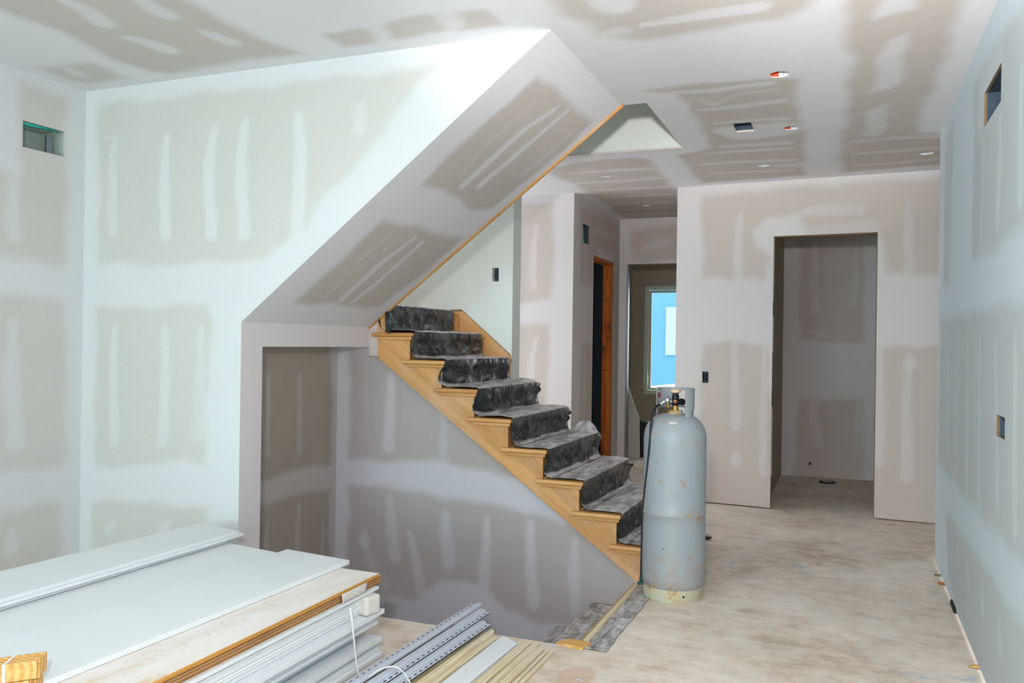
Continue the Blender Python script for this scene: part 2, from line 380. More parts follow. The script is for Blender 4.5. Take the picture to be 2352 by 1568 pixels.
class Surf:
    def __init__(s, name, o, u, v, u0, u1, v0, v1, mat, n, step=0.025, thick=0.10, holes=(), circles=(), clips=(), paint=(), edge=None, label_kind='structure', base=1.0, rim=()):
        """flat board surface: origin o, unit axes u and v, n = the way it faces"""
        s.o, s.u, s.v, s.n = [np.array(q, float) for q in (o, u, v, n)]
        us = s.lines(u0, u1, step, [h[0] for h in holes]+[h[1] for h in holes]+[c[0]-c[2]*1.3 for c in circles]+[c[0]+c[2]*1.3 for c in circles])
        vs = s.lines(v0, v1, step, [h[2] for h in holes]+[h[3] for h in holes]+[c[1]-c[2]*1.3 for c in circles]+[c[1]+c[2]*1.3 for c in circles])
        nu, nv = len(us), len(vs)
        UU, VV = np.meshgrid(us, vs, indexing='ij')
        P2 = np.stack([UU.ravel(), VV.ravel()], 1)
        idx = np.arange(nu*nv).reshape(nu, nv)
        cu = (us[:-1]+us[1:])/2; cv = (vs[:-1]+vs[1:])/2
        keep = np.ones((nu-1, nv-1), bool)
        for h in list(holes)+[(c[0]-c[2]*1.3, c[0]+c[2]*1.3, c[1]-c[2]*1.3, c[1]+c[2]*1.3) for c in circles]:
            keep &= ~((cu[:, None] > h[0]) & (cu[:, None] < h[1]) & (cv[None] > h[2]) & (cv[None] < h[3]))
        q = np.stack([idx[:-1, :-1], idx[1:, :-1], idx[1:, 1:], idx[:-1, 1:]], -1)[keep]
        P3 = s.o+P2[:, :1]*s.u+P2[:, 1:]*s.v
        if np.dot(np.cross(s.u, s.v), s.n) < 0: q = q[:, ::-1]
        me = bpy.data.meshes.new(name); me.from_pydata(P3.tolist(), [], q.tolist())
        bm = bmesh.new(); bm.from_mesh(me)
        lone = [w for w in bm.verts if not w.link_faces]
        if lone: bmesh.ops.delete(bm, geom=lone, context='VERTS')
        for (cx, cy, r) in circles:
            sq = []
            for e in bm.edges:
                if len(e.link_faces) == 1:
                    mp = np.array((e.verts[0].co+e.verts[1].co)/2)-s.o; a, b_ = mp@s.u, mp@s.v
                    if abs(a-cx) < r*1.3+1e-4 and abs(b_-cy) < r*1.3+1e-4: sq.append(e)
            ring = []
            for j in range(28):
                w = 2*math.pi*j/28; rr = r*(1+0.03*math.sin(5*w+cx*9)+0.02*math.sin(11*w))
                ring.append(bm.verts.new(Vector(s.o+(cx+rr*math.cos(w))*s.u+(cy+rr*math.sin(w))*s.v)))
            re = [bm.edges.new((ring[j], ring[(j+1) % 28])) for j in range(28)]
            bmesh.ops.triangle_fill(bm, edges=sq+re, use_beauty=True, normal=Vector(s.n))
        for cl in clips:
            pc, pn = cl[:2]
            fs_ = [f for f in bm.faces if len(cl) < 3 or cl[2](f.calc_center_median())]
            es_ = set(e for f in fs_ for e in f.edges); vs_ = set(w for f in fs_ for w in f.verts)
            bmesh.ops.bisect_plane(bm, geom=list(vs_)+list(es_)+fs_, plane_co=Vector(pc), plane_no=Vector(pn), clear_outer=True)
        for f in bm.faces: f.material_index = 0
        if thick:
            be = []
            for e in bm.edges:
                if len(e.link_faces) != 1: continue
                mp = np.array((e.verts[0].co+e.verts[1].co)/2); a, b_ = (mp-s.o)@s.u, (mp-s.o)@s.v
                on = [k for k, q in (('u0', a-u0), ('u1', a-u1), ('v0', b_-v0), ('v1', b_-v1)) if abs(q) < 1e-4]
                if on and on[0] not in rim: continue
                if any(abs(np.dot(mp-np.array(cl[0]), cl[1])) < 1e-4 for cl in clips): continue
                be.append(e)
            r = bmesh.ops.extrude_edge_only(bm, edges=be)
            nvts = [g for g in r['geom'] if isinstance(g, bmesh.types.BMVert)]
            for w in nvts: w.co += Vector(-s.n*thick)
            for g in r['geom']:
                if isinstance(g, bmesh.types.BMFace): g.material_index = 1
        bm.to_mesh(me); bm.free()
        co = np.zeros(len(me.vertices)*3); me.vertices.foreach_get('co', co); co = co.reshape(-1, 3)
        Q = np.stack([(co-s.o)@s.u, (co-s.o)@s.v], 1)
        mud = np.full(len(Q), base)
        for k, it in enumerate(paint):
            kind, pts, soft, st = it[:4]
            pp = np.array([s.to2(*p) for p in pts])
            if kind in 'pc':
                sd = poly_sd(wob(Q, 0.018, k+1), pp); w = sstep(sd/(soft*1.25)+0.5)*st*0.93
            else:  # 's' = tapered trowel streak along the points; it[4] = half width
                wd = it[4]; Dm = np.full(len(Q), 1e9)
                QQ = wob(Q, 0.006, k+3); L = len(pp)-1
                for i in range(L):
                    d, t = seg_dist(QQ, pp[i], pp[i+1]); g = (i+t)/L
                    prof = 0.55+0.45*np.sin(np.clip(g*1.15, 0, 1)*math.pi*0.5)
                    Dm = np.minimum(Dm, d/(wd*prof))
                w = sstep((1-Dm)/(soft*1.2)+0.45)*st*0.9
            if kind == 'p': mud = mud*(1-w)
            else: mud = np.maximum(mud, np.minimum(1, w+mud*(1-w)))
        a = me.attributes.new('mud', 'FLOAT', 'POINT'); a.data.foreach_set('value', mud)
        me.materials.append(mat); me.materials.append(edge or mat)
        o_ = bpy.data.objects.new(name, me); C.objects.link(o_); o_['kind'] = label_kind; s.obj = o_
    def lines(s, a, b, step, extra):
        e = sorted(set([round(a, 5), round(b, 5)]+[round(x, 5) for x in extra if a < x < b])); out = [e[0]]
        for p, q in zip(e[:-1], e[1:]):
            n = max(1, int(math.ceil((q-p)/step-1e-6)))
            out += [p+(q-p)*i/n for i in range(1, n+1)]
        return np.array(out)
    def to2(s, x, y):
        p = hitp(x, y, s.o, s.n)-s.o
        return (p@s.u, p@s.v)
X_, Y_, Z_ = (1, 0, 0), (0, 1, 0), (0, 0, 1)
HC = 3.05                       # ceiling height
YL = 3.865                      # big left wall
XO = -3.224                     # face of the stair opening
XW = -4.46                      # left room wall
XR = 0.60                       # right wall
SP, SZ = 0.7774, 1.608          # soffit pitch and height at its foot
def P(*pts): return list(pts)

# =================================================================== THE ROOM
# big left wall with the cut that follows the stair soffit
nrm = (SP, 0, -1)   # below/right of the soffit line
Surf('wall_back_left', (0, YL, 0), X_, Z_, XW, -1.369, 0, HC, DW_L, (0, -1, 0), 0.022, 0.0,
     holes=[(XO, -1.3, -1, SZ)], clips=[((XO, 0, SZ), nrm, lambda c: c.x > XO)],
     paint=[
      ('p', P((225,240),(400,222),(600,198),(900,163),(1052,136),(1010,160),(955,195),(895,285),(820,375),(740,455),(705,525),(650,560),(598,594),(450,608),(228,606)), 0.055, 1),
      ('s', P((262,325),(257,400),(258,535)), 0.5, .75, 0.037), ('s', P((384,312),(376,400),(380,538)), 0.5, .95, 0.042),
      ('s', P((492,298),(480,380),(485,538)), 0.5, .95, 0.042), ('s', P((562,278),(553,360),(560,535)), 0.5, .9, 0.042),
      ('s', P((686,262),(690,340),(684,525)), 0.6, .9, 0.046), ('s', P((830,238),(829,292)), 0.7, .6, 0.042),
      ('s', P((240,318),(282,314)), 0.8, .35, 0.012), ('s', P((905,228),(909,248)), 0.8, .5, 0.006),
      ('p', P((222,706),(480,700),(487,740),(478,830),(470,1066),(420,1062),(215,1074)), 0.055, 1),
      ('s', P((262,750),(260,860),(262,1008)), 0.5, .7, 0.04), ('s', P((378,752),(380,860),(375,1010)), 0.5, .8, 0.04),
      ('s', P((462,755),(458,1000)), 0.9, .55, 0.045),
      ('p', P((213,1150),(240,1142),(290,1152),(380,1158),(478,1162),(480,1360),(212,1360)), 0.055, 1),
      ('s', P((262,1200),(248,1216)), 0.7, .7, 0.03), ('s', P((388,1198),(372,1216)), 0.7, .7, 0.03)])
Surf('wall_left', (XW, 0, 0), Y_, Z_, -6.5, YL, 0, HC, DW_L, (1, 0, 0), 0.03, 0.02,
     holes=[(3.436, 3.722, 2.608, 2.762)], edge=TORN,
     paint=[('p', P((45,188),(152,218),(156,590),(148,612),(0,590),(-250,570),(-250,380),(45,400)), 0.06, 1),
            ('s', P((31,378),(30,430),(33,540)), 0.6, .7, 0.045),
            ('p', P((-250,650),(0,674),(150,692),(155,1050),(142,1076),(0,1085),(-250,1110)), 0.06, 1),
            ('s', P((30,745),(25,860),(36,1018)), 0.5, .8, 0.055),
            ('p', P((-250,1250),(0,1178),(20,1166),(100,1156),(140,1156),(134,1400),(-250,1500)), 0.06, 1),
            ('s', P((26,1225),(26,1255)), 0.7, .8, 0.05)])
# soffit under the upper flight
SN = np.array([SP, 0, -1]); SN = SN/np.linalg.norm(SN)
SU = np.array([1, 0, SP]); SLEN = np.linalg.norm(SU)*(-1.369-XO); SU = SU/np.linalg.norm(SU)
Surf('ceiling_stair_soffit', (XO, 0, SZ), SU, Y_, 0, SLEN, YL, 5.236, DW_C, tuple(SN), 0.022, 0.0,
     paint=[('p', P((1239,174),(1361,281),(1290,348),(1130,480),(1095,484),(1020,440),(971,421),(1060,330),(1150,250)), 0.05, .95),
            ('s', P((1280,248),(1200,300),(1120,375),(1066,425)), 0.5, .9, 0.035),
            ('s', P((1308,250),(1240,310),(1150,385),(1104,424)), 0.5, .9, 0.033),
            ('s', P((1225,235),(1120,330),(1060,400)), 0.9, .25, 0.02),
            ('s', P((1320,300),(1270,345),(1200,400)), 0.8, .35, 0.02),
            ('s', P((1415,252),(1345,312)), 0.5, .8, 0.06), ('s', P((1300,350),(1275,372)), 0.5, .6, 0.03),
            ('p', P((877,505),(985,530),(1062,548),(970,630),(870,706),(770,700),(677,695),(770,610)), 0.06, .95),
            ('s', P((955,545),(880,600),(785,688)), 0.5, .8, 0.03), ('s', P((972,555),(900,620),(815,690)), 0.5, .8, 0.028),
            ('s', P((905,530),(820,600)), 0.9, .35, 0.02), ('s', P((925,545),(790,640),(745,685)), 0.9, .3, 0.015)])
m_ = MB(); T0, T1 = 5.236, 5.254
def soff(x): return SZ+SP*(x-XO)
m_.prism([(XO-0.012, soff(XO)-0.022), (-1.362, soff(-1.362)-0.022), (-1.34, HC+0.02), (-1.40, HC+0.02), (XO-0.012, soff(XO)+0.012)], 1, T0, T1)
tag(m_.build('trim_1', WOOD_TRIM, bevel=0.002), kind='structure')

# side wall of the stair opening: pier, header and landing edge
Surf('wall_stair_opening', (XO, 0, 0), Y_, Z_, YL, 5.252, 0, SZ, DW_F, (1, 0, 0), 0.04, 0.13,
     holes=[(4.055, 5.3, -1, 1.465)], edge=DW_X)
m_ = MB(); m_.box(XO, -3.152, 5.25, 5.30, 1.40, 1.66)
tag(m_.build('trim_2', DW_F), kind='structure')
# stairwell down to the basement
zt = 1.392+0.075
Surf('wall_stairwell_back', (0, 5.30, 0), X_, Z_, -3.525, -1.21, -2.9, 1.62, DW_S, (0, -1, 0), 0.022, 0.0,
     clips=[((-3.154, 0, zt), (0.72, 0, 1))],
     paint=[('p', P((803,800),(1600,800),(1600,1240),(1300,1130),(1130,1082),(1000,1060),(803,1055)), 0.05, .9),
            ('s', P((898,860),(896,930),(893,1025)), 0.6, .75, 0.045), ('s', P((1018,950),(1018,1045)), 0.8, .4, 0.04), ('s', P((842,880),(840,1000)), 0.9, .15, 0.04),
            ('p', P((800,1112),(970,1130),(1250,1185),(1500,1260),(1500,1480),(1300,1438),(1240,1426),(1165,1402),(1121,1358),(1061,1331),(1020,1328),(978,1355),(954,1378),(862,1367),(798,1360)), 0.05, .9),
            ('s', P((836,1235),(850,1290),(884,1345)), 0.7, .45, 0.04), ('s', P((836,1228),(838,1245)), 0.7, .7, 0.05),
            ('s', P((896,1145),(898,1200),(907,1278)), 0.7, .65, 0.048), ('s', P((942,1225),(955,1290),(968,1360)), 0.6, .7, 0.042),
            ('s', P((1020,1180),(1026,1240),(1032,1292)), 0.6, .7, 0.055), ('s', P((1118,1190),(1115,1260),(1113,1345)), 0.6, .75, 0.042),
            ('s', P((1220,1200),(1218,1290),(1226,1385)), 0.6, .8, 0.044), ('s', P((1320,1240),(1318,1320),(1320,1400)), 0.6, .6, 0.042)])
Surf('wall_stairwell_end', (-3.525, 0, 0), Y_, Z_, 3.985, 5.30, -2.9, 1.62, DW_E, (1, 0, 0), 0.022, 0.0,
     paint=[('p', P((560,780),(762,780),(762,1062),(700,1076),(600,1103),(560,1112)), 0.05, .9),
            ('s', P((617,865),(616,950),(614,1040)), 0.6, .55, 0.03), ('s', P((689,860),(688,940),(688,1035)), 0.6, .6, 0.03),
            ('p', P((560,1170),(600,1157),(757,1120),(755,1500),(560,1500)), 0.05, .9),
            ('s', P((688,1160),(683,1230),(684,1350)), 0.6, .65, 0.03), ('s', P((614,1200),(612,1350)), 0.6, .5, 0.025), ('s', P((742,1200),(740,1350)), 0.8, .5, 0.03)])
m_ = MB(); m_.box(-3.6, -1.18, 3.90, 3.983, -2.9, -0.02); tag(m_.build('wall_stairwell_near', DW_S), kind='structure')
m_ = MB(); m_.box(-3.6, -0.2, 3.9, 5.4, -2.95, -2.9); tag(m_.build('floor_basement', FLOOR), kind='structure')
m_ = MB(); m_.box(-4.44, XO-0.13, YL+0.03, 6.52, 1.62, 1.735); m_.box(XO-0.13, -3.16, 5.305, 6.46, 1.60, 1.735); tag(m_.build('floor_landing', WOOD_TR), kind='structure')

# white wall beyond the stair, up through the ceiling hole
Surf('wall_stair_far', (0, 6.53, 0), X_, Z_, XW, -2.62, 0, HC, DW_W, (0, -1, 0), 0.03, 0.18, rim=('u1',),
     holes=[(-2.809, -2.749, 2.03, 2.145)],
     paint=[('p', P((900,640),(1135,500),(1135,712),(900,712)), 0.25, .28), ('s', P((1078,560),(1076,650)), 0.8, .4, 0.04)])
Surf('wall_upper_stair_far', (0, 6.53, 0), X_, Z_, XW, -1.205, HC, 5.6, DW_W, (0, -1, 0), 0.06, 0.0)
m_ = MB(); m_.box(-1.205, -1.1, 5.25, 6.56, HC+0.015, 5.6); m_.box(XW-0.1, -1.1, 5.25, 6.6, 5.6, 5.7); m_.box(XW-0.1, XW, 3.9, 6.6, 1.7, 5.7)
m_.box(XW, -1.1, 5.145, 5.245, HC+0.015, 5.6)
tag(m_.build('wall_upper_stair', DW_W), kind='structure')

# far walls
U3 = np.array([2.26, -0.14, 0]); U3 = U3/np.linalg.norm(U3); N3 = (U3[1], -U3[0], 0); O3 = (-1.552, 8.16, 0)
d0 = (hitp(1771,1000,O3,N3)-O3)@U3; d1 = (hitp(2010,1000,O3,N3)-O3)@U3
SB = 0.012
W3 = Surf('wall_far', O3, U3, Z_, 0, 3.2, SB, HC, DW_F, N3, 0.025, 0.016, edge=PAPEREDGE,
     holes=[(d0, d1, -1, 2.535), ((hitp(1613,880,O3,N3)-O3)@U3, (hitp(1627,880,O3,N3)-O3)@U3, hitp(1620,879,O3,N3)[2], hitp(1620,853,O3,N3)[2])],
     paint=[('p', P((1611,455),(1700,441),(1850,426),(2185,404),(2185,631),(2037,628),(2022,560),(2016,540),(1850,542),(1835,500),(1765,500),(1730,530),(1733,564),(1770,590),(1757,639),(1614,639)), 0.07, .95),
            ('s', P((1700,495),(1694,560),(1696,636)), 0.6, .75, 0.045), ('s', P((2088,468),(2086,560),(2088,628)), 0.6, .55, 0.045),
            ('s', P((1765,520),(1860,485),(1975,480)), 0.8, .6, 0.045), ('s', P((1790,535),(2010,520)), 0.9, .5, 0.05),
            ('p', P((1612,790),(1700,786),(1762,795),(1800,1200),(1600,1200)), 0.06, .95),
            ('s', P((1686,790),(1688,880),(1691,980)), 0.6, .65, 0.045), ('s', P((1690,1042),(1690,1060)), 0.8, .7, 0.05), ('s', P((1755,790),(1752,1090)), 0.7, .7, 0.03),
            ('p', P((2012,805),(2050,792),(2190,796),(2190,1260),(1985,1230)), 0.05, .9),
            ('s', P((2022,805),(2018,1060)), 0.7, .75, 0.045), ('s', P((2086,840),(2082,960),(2084,1098)), 0.5, .7, 0.05), ('s', P((2090,820),(2090,836)), 0.7, .8, 0.055)])
Surf('wall_hall_corner', (0, 8.15, 0), X_, Z_, -4.6, -2.606, 0.02, HC, DW_F, (0, -1, 0), 0.03, 0.0,
     paint=[('p', P((1100,462),(1272,466),(1272,560),(1270,685),(1220,690),(1190,700),(1100,700)), 0.06, .95),
            ('s', P((1232,520),(1224,580),(1226,655)), 0.5, .75, 0.04),
            ('p', P((1100,742),(1265,743),(1260,800),(1255,940),(1100,940)), 0.06, .95),
            ('s', P((1230,780),(1220,830),(1220,900)), 0.5, .75, 0.04)])
Surf('wall_hall_left', (-2.606, 0, 0), Y_, Z_, 8.15, 10.02, 0.02, HC, DW_F, (1, 0, 0), 0.03, 0.014, edge=PAPEREDGE,
     holes=[(8.889, 9.74, -1, 2.49), (8.47, 8.705, 2.585, 2.785)],
     paint=[('p', P((1333,478),(1380,495),(1421,512),(1424,620),(1424,1040),(1412,1040),(1411,600),(1375,582),(1364,592),(1362,655),(1332,655)), 0.05, .9),
            ('s', P((1348,560),(1347,650)), 0.8, .5, 0.05), ('s', P((1365,530),(1410,545)), 0.9, .5, 0.04), ('s', P((1375,575),(1408,590)), 0.9, .8, 0.05),
            ('p', P((1336,790),(1345,778),(1358,785),(1358,1040),(1326,1040)), 0.05, .9), ('s', P((1344,800),(1340,930)), 0.8, .6, 0.05)])
Surf('wall_hall_end', (0, 10.02, 0), X_, Z_, -2.61, -1.4, 0.0, HC, DW_F, (0, -1, 0), 0.03, 0.12, edge=PAPEREDGE,
     holes=[(-2.515, -1.62, -1, 2.495)],
     paint=[('p', P((1450,528),(1500,520),(1620,516),(1620,596),(1452,601)), 0.07, .95), ('s', P((1480,570),(1540,552)), 0.6, .7, 0.05)])
m_ = MB(); m_.box(-1.55, -1.43, 8.28, 10.02, 0, HC); tag(m_.build('wall_hall_right', DW_F), kind='structure')
# room with the window past the hall
wy = 12.0
wx0 = hit(1480,800,1,wy)[0]; wz1 = hit(1490,657,1,wy)[2]; wz0 = hit(1490,905,1,wy)[2]; wx1 = wx0+0.86
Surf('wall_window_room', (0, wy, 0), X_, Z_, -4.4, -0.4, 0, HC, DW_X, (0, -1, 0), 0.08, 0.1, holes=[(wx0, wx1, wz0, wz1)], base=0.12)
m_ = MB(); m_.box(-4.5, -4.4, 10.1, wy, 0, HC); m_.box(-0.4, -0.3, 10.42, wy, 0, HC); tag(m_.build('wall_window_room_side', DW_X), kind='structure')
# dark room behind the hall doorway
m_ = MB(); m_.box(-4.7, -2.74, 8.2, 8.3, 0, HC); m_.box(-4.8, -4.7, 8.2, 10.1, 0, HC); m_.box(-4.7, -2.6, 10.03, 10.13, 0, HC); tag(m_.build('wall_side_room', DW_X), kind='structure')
# closet behind the far doorway
Surf('wall_closet_back', (0, 10.36, 0), X_, Z_, -0.70, 1.3, 0.0, HC, DW_F, (0, -1, 0), 0.03, 0.0,
     paint=[('p', P((1835,500),(1985,500),(1984,790),(1940,785),(1836,784)), 0.06, .95), ('s', P((1872,560),(1870,640),(1874,712)), 0.5, .65, 0.05),
            ('s', P((1968,560),(1962,700)), 0.8, .5, 0.045), ('s', P((1870,762),(1885,766)), 0.8, .7, 0.05),
            ('p', P((1834,915),(1982,918),(1982,1130),(1822,1130),(1828,1000)), 0.06, .95), ('s', P((1866,905),(1870,960),(1880,1020)), 0.6, .65, 0.06), ('s', P((1972,930),(1968,1040)), 0.8, .5, 0.045)])
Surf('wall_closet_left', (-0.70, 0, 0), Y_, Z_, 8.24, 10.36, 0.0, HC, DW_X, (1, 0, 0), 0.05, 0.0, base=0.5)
m_ = MB(); m_.box(1.3, 1.4, 8.15, 10.4, 0, HC); tag(m_.build('wall_closet_right', DW_F), kind='structure')

# right wall
rv = [(hit(2263,208,0,XR)[1], hit(2300,150,0,XR)[1])]
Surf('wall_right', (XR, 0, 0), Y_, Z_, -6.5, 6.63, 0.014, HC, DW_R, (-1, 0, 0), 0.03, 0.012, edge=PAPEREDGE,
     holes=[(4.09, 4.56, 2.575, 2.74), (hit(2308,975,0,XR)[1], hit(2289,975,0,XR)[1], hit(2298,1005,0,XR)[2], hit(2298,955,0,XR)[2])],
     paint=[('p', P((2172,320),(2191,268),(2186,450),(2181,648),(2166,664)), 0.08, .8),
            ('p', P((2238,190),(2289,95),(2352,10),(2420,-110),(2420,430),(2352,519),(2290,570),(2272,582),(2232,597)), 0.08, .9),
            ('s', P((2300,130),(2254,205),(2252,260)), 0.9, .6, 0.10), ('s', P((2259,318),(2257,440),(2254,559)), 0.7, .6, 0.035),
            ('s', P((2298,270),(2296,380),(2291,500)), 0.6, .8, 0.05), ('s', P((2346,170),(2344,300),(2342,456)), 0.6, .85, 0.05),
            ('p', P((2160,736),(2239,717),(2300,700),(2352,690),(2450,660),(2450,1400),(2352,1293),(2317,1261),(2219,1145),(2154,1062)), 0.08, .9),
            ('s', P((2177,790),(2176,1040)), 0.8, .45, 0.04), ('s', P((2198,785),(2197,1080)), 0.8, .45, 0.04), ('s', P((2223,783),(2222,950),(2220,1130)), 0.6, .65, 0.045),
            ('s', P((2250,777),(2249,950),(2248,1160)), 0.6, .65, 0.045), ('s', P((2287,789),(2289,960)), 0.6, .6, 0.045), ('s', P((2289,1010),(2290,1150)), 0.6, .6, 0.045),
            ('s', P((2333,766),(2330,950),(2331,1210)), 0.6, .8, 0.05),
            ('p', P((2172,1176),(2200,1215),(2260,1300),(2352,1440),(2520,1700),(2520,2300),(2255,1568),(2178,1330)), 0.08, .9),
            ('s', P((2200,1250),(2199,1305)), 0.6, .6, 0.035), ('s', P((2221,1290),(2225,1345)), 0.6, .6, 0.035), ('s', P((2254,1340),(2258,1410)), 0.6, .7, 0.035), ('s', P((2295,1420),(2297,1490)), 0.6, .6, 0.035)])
m_ = MB(); m_.box(XR+0.1, 1.7, 6.51, 6.63, 0, HC); m_.box(1.6, 1.7, 6.63, 8.1, 0, HC); tag(m_.build('wall_right_return', DW_F), kind='structure')
# wall behind the camera with its window openings
Surf('wall_rear', (0, -6.5, 0), X_, Z_, XW, XR, 0, HC, DW_L, (0, 1, 0), 0.25, 0.1, holes=[(-4.1, -2.1, 0.5, 2.8), (-1.8, 0.2, 0.5, 2.8)])

# ceiling
cans = [((1790,171),.055), ((1817,294),.052), ((1753,380),.055), ((1389,405),.050), ((1484,472),.050), ((2126,352),.058)]
cc = [tuple(hit(*p, 2, HC)[:2])+(r,) for p, r in cans]
jb = hit(1708,293,2,HC)
jb0 = (jb[0]-0.062, jb[0]+0.062, jb[1]-0.125, jb[1]+0.125)
Surf('ceiling', (0, 0, HC), X_, Y_, XW, 1.7, -6.5, 12.0, DW_C, (0, 0, -1), 0.03, 0.014, edge=TORN,
     holes=[(-5, -1.369, YL+0.02, 5.245), (-5, -1.205, 5.245, 6.526), jb0], circles=cc,
     paint=[
      ('p', P((-300,-60),(0,22),(150,78),(260,136),(350,166),(395,168),(450,158),(560,140),(690,124),(600,88),(500,42),(400,-12),(300,-90)), 0.09, .9),
      ('s', P((300,-20),(345,15),(385,36)), 0.8, .75, 0.06), ('s', P((130,-10),(200,25),(240,56)), 0.8, .75, 0.06),
      ('s', P((290,85),(340,98),(385,115)), 0.7, .8, 0.06), ('s', P((468,74),(530,97)), 0.7, .8, 0.055),
      ('p', P((90,156),(205,142),(290,178),(200,192),(160,186)), 0.08, .7), ('s', P((150,155),(180,170)), 0.9, .7, 0.05),
      ('p', P((742,78),(825,66),(1010,28),(1120,20),(1162,56),(1010,76),(872,96),(788,108)), 0.05, .8),
      ('c', P((838,60),(880,58),(905,98),(862,100)), 0.05, .9), ('c', P((985,26),(1045,20),(1072,62),(1030,78)), 0.05, .8),
      ('p', P((1225,-60),(1264,0),(1290,34),(1352,57),(1371,84),(1455,93),(1512,88),(1780,46),(1850,20),(1900,-60)), 0.10, .9),
      ('s', P((1360,-60),(1412,12)), 0.5, .9, 0.10), ('s', P((1484,58),(1600,38),(1742,16)), 0.5, .85, 0.06), ('s', P((1392,78),(1425,72)), 0.7, .6, 0.06), ('s', P((1500,90),(1760,52)), 0.8, .3, 0.02),
      ('p', P((1479,210),(1576,194),(1775,180),(1828,182),(1830,230),(1835,280),(1847,295),(1848,357),(1850,402),(1609,421),(1568,368),(1557,357),(1629,343),(1623,310),(1582,240),(1554,219)), 0.07, .95),
      ('s', P((1607,253),(1700,244),(1792,232)), 0.5, .8, 0.05), ('s', P((1540,213),(1640,208),(1765,191)), 0.7, .8, 0.045), ('s', P((1642,284),(1720,276),(1807,272)), 0.6, .75, 0.04),
      ('s', P((1670,300),(1722,306),(1775,298)), 0.35, .9, 0.20), ('s', P((1600,228),(1640,240)), 0.8, .4, 0.03), ('s', P((1640,240),(1700,215),(1780,205)), 0.9, .35, 0.03),
      ('s', P((1659,336),(1808,328)), 0.6, .7, 0.055), ('s', P((1615,353),(1807,341)), 0.6, .7, 0.045),
      ('s', P((1607,378),(1700,372),(1816,367)), 0.6, .65, 0.06), ('s', P((1790,380),(1845,378)), 0.6, .6, 0.10), ('s', P((1637,398),(1816,391)), 0.6, .6, 0.05),
      ('p', P((1268,386),(1330,372),(1455,361),(1490,365),(1526,406),(1556,450),(1620,500),(1620,520),(1440,506),(1380,462),(1320,424),(1262,400)), 0.09, .95),
      ('s', P((1311,398),(1400,392),(1487,387)), 0.6, .6, 0.06), ('s', P((1327,421),(1420,416),(1503,409)), 0.6, .6, 0.065),
      ('s', P((1374,436),(1523,430)), 0.6, .6, 0.065), ('s', P((1391,454),(1537,446)), 0.6, .55, 0.07),
      ('s', P((1413,468),(1560,463)), 0.6, .5, 0.075), ('s', P((1430,481),(1560,476)), 0.6, .5, 0.075), ('s', P((1445,492),(1560,489)), 0.6, .45, 0.075),
      ('p', P((1940,-80),(1941,0),(1943,100),(1963,140),(1946,190),(1950,260),(1936,300),(1930,360),(1936,396),(2250,370),(2250,300),(2157,305),(2112,306),(2106,285),(2129,230),(2160,166),(2185,90),(2210,0),(2225,-80)), 0.08, .95),
      ('c', P((2026,-30),(2100,-30),(2104,20),(2011,46)), 0.06, .85), ('c', P((2044,88),(2088,74),(2080,115),(2062,200),(2004,212),(2018,136)), 0.05, .75),
      ('c', P((1993,256),(2037,236),(2039,269),(2028,310),(1982,311)), 0.05, .65),
      ('s', P((1960,325),(2060,317),(2170,311)), 0.6, .6, 0.06), ('s', P((1960,353),(2060,347),(2170,338)), 0.6, .6, 0.06), ('s', P((1968,379),(2060,374),(2170,363)), 0.6, .55, 0.06)])

# floor with the stairwell cut out of it
Surf('floor', (0, 0, 0), X_, Y_, XW, 1.7, -6.5, 12.0, FLOOR, (0, 0, 1), 0.25, 0.02, edge=FLOOR,
     holes=[(-3.54, -1.21, 3.985, 5.32)])
# thin dark gap under the hung boards
m_ = MB(); m_.box(XR+0.02, XR+0.1, -6.4, 6.55, 0.0, 0.03)
tag(m_.build('trim_3', PAPEREDGE), kind='structure')

# =================================================================== OAK STAIR
NST = 8
def riser_x(k): return -1.107-0.2545*(k-1)
def tread_z(k): return 0.223+0.1925*(k-1)
def sbot(x): return 1.392-0.732*(x+3.154)
stair = empty('staircase', (-2.1, 5.85, 0), 'oak staircase climbing left to the landing below the sloped soffit', 'staircase')
def stringer(name, y0, y1, xl):
    pts = [(xl, sbot(xl)), (-1.232, 0.0), (riser_x(1), 0.0)]
    for k in range(1, NST+1):
        pts += [(riser_x(k), tread_z(k)-0.028), (riser_x(k+1) if k < NST else riser_x(9)+0.05, tread_z(k)-0.028)]
    pts += [(riser_x(9)+0.05, 1.735), (xl, 1.735)]
    m = MB(); n = len(pts)
    # triangulated by fan strips under the saw-tooth
    bm = bmesh.new(); vs = [bm.verts.new((x, y0, z)) for x, z in pts]; f = bm.faces.new(vs)
    r = bmesh.ops.extrude_face_region(bm, geom=[f]); 
    for g in r['geom']:
        if isinstance(g, bmesh.types.BMVert): g.co.y = y1
    bmesh.ops.triangulate(bm, faces=[q for q in bm.faces if len(q.verts) > 4]); bm.verts.index_update()
    m.add([tuple(v.co) for v in bm.verts], [tuple(v.index for v in q.verts) for q in bm.faces]); bm.free()
    return m.build(name, WOOD_ST, stair)
stringer('stringer', 5.25, 5.288, -3.15)
stringer('stringer', 6.455, 6.495, -3.15)
for k in range(1, NST+1):
    z = tread_z(k); xr = riser_x(k)+0.035; xl = riser_x(k+1)
    m = MB(); m.box(xl, xr, 5.25, 6.50, z-0.028, z)
    t = m.build('tread', WOOD_TR, stair, bevel=0.007)
    m = MB(); m.box(xl-0.046, xr, 5.213, 5.25, z-0.028, z)
    m.build('return_nosing', WOOD_TR, t, bevel=0.009, segs=3)
    m = MB(); m.prism([(xl-0.022, z-0.0285), (xr-0.012, z-0.0285), (xr-0.016, z-0.05), (xl-0.002, z-0.05)], 1, 5.228, 5.25)
    m.build('cove_moulding', WOOD_TR, t, bevel=0.003)
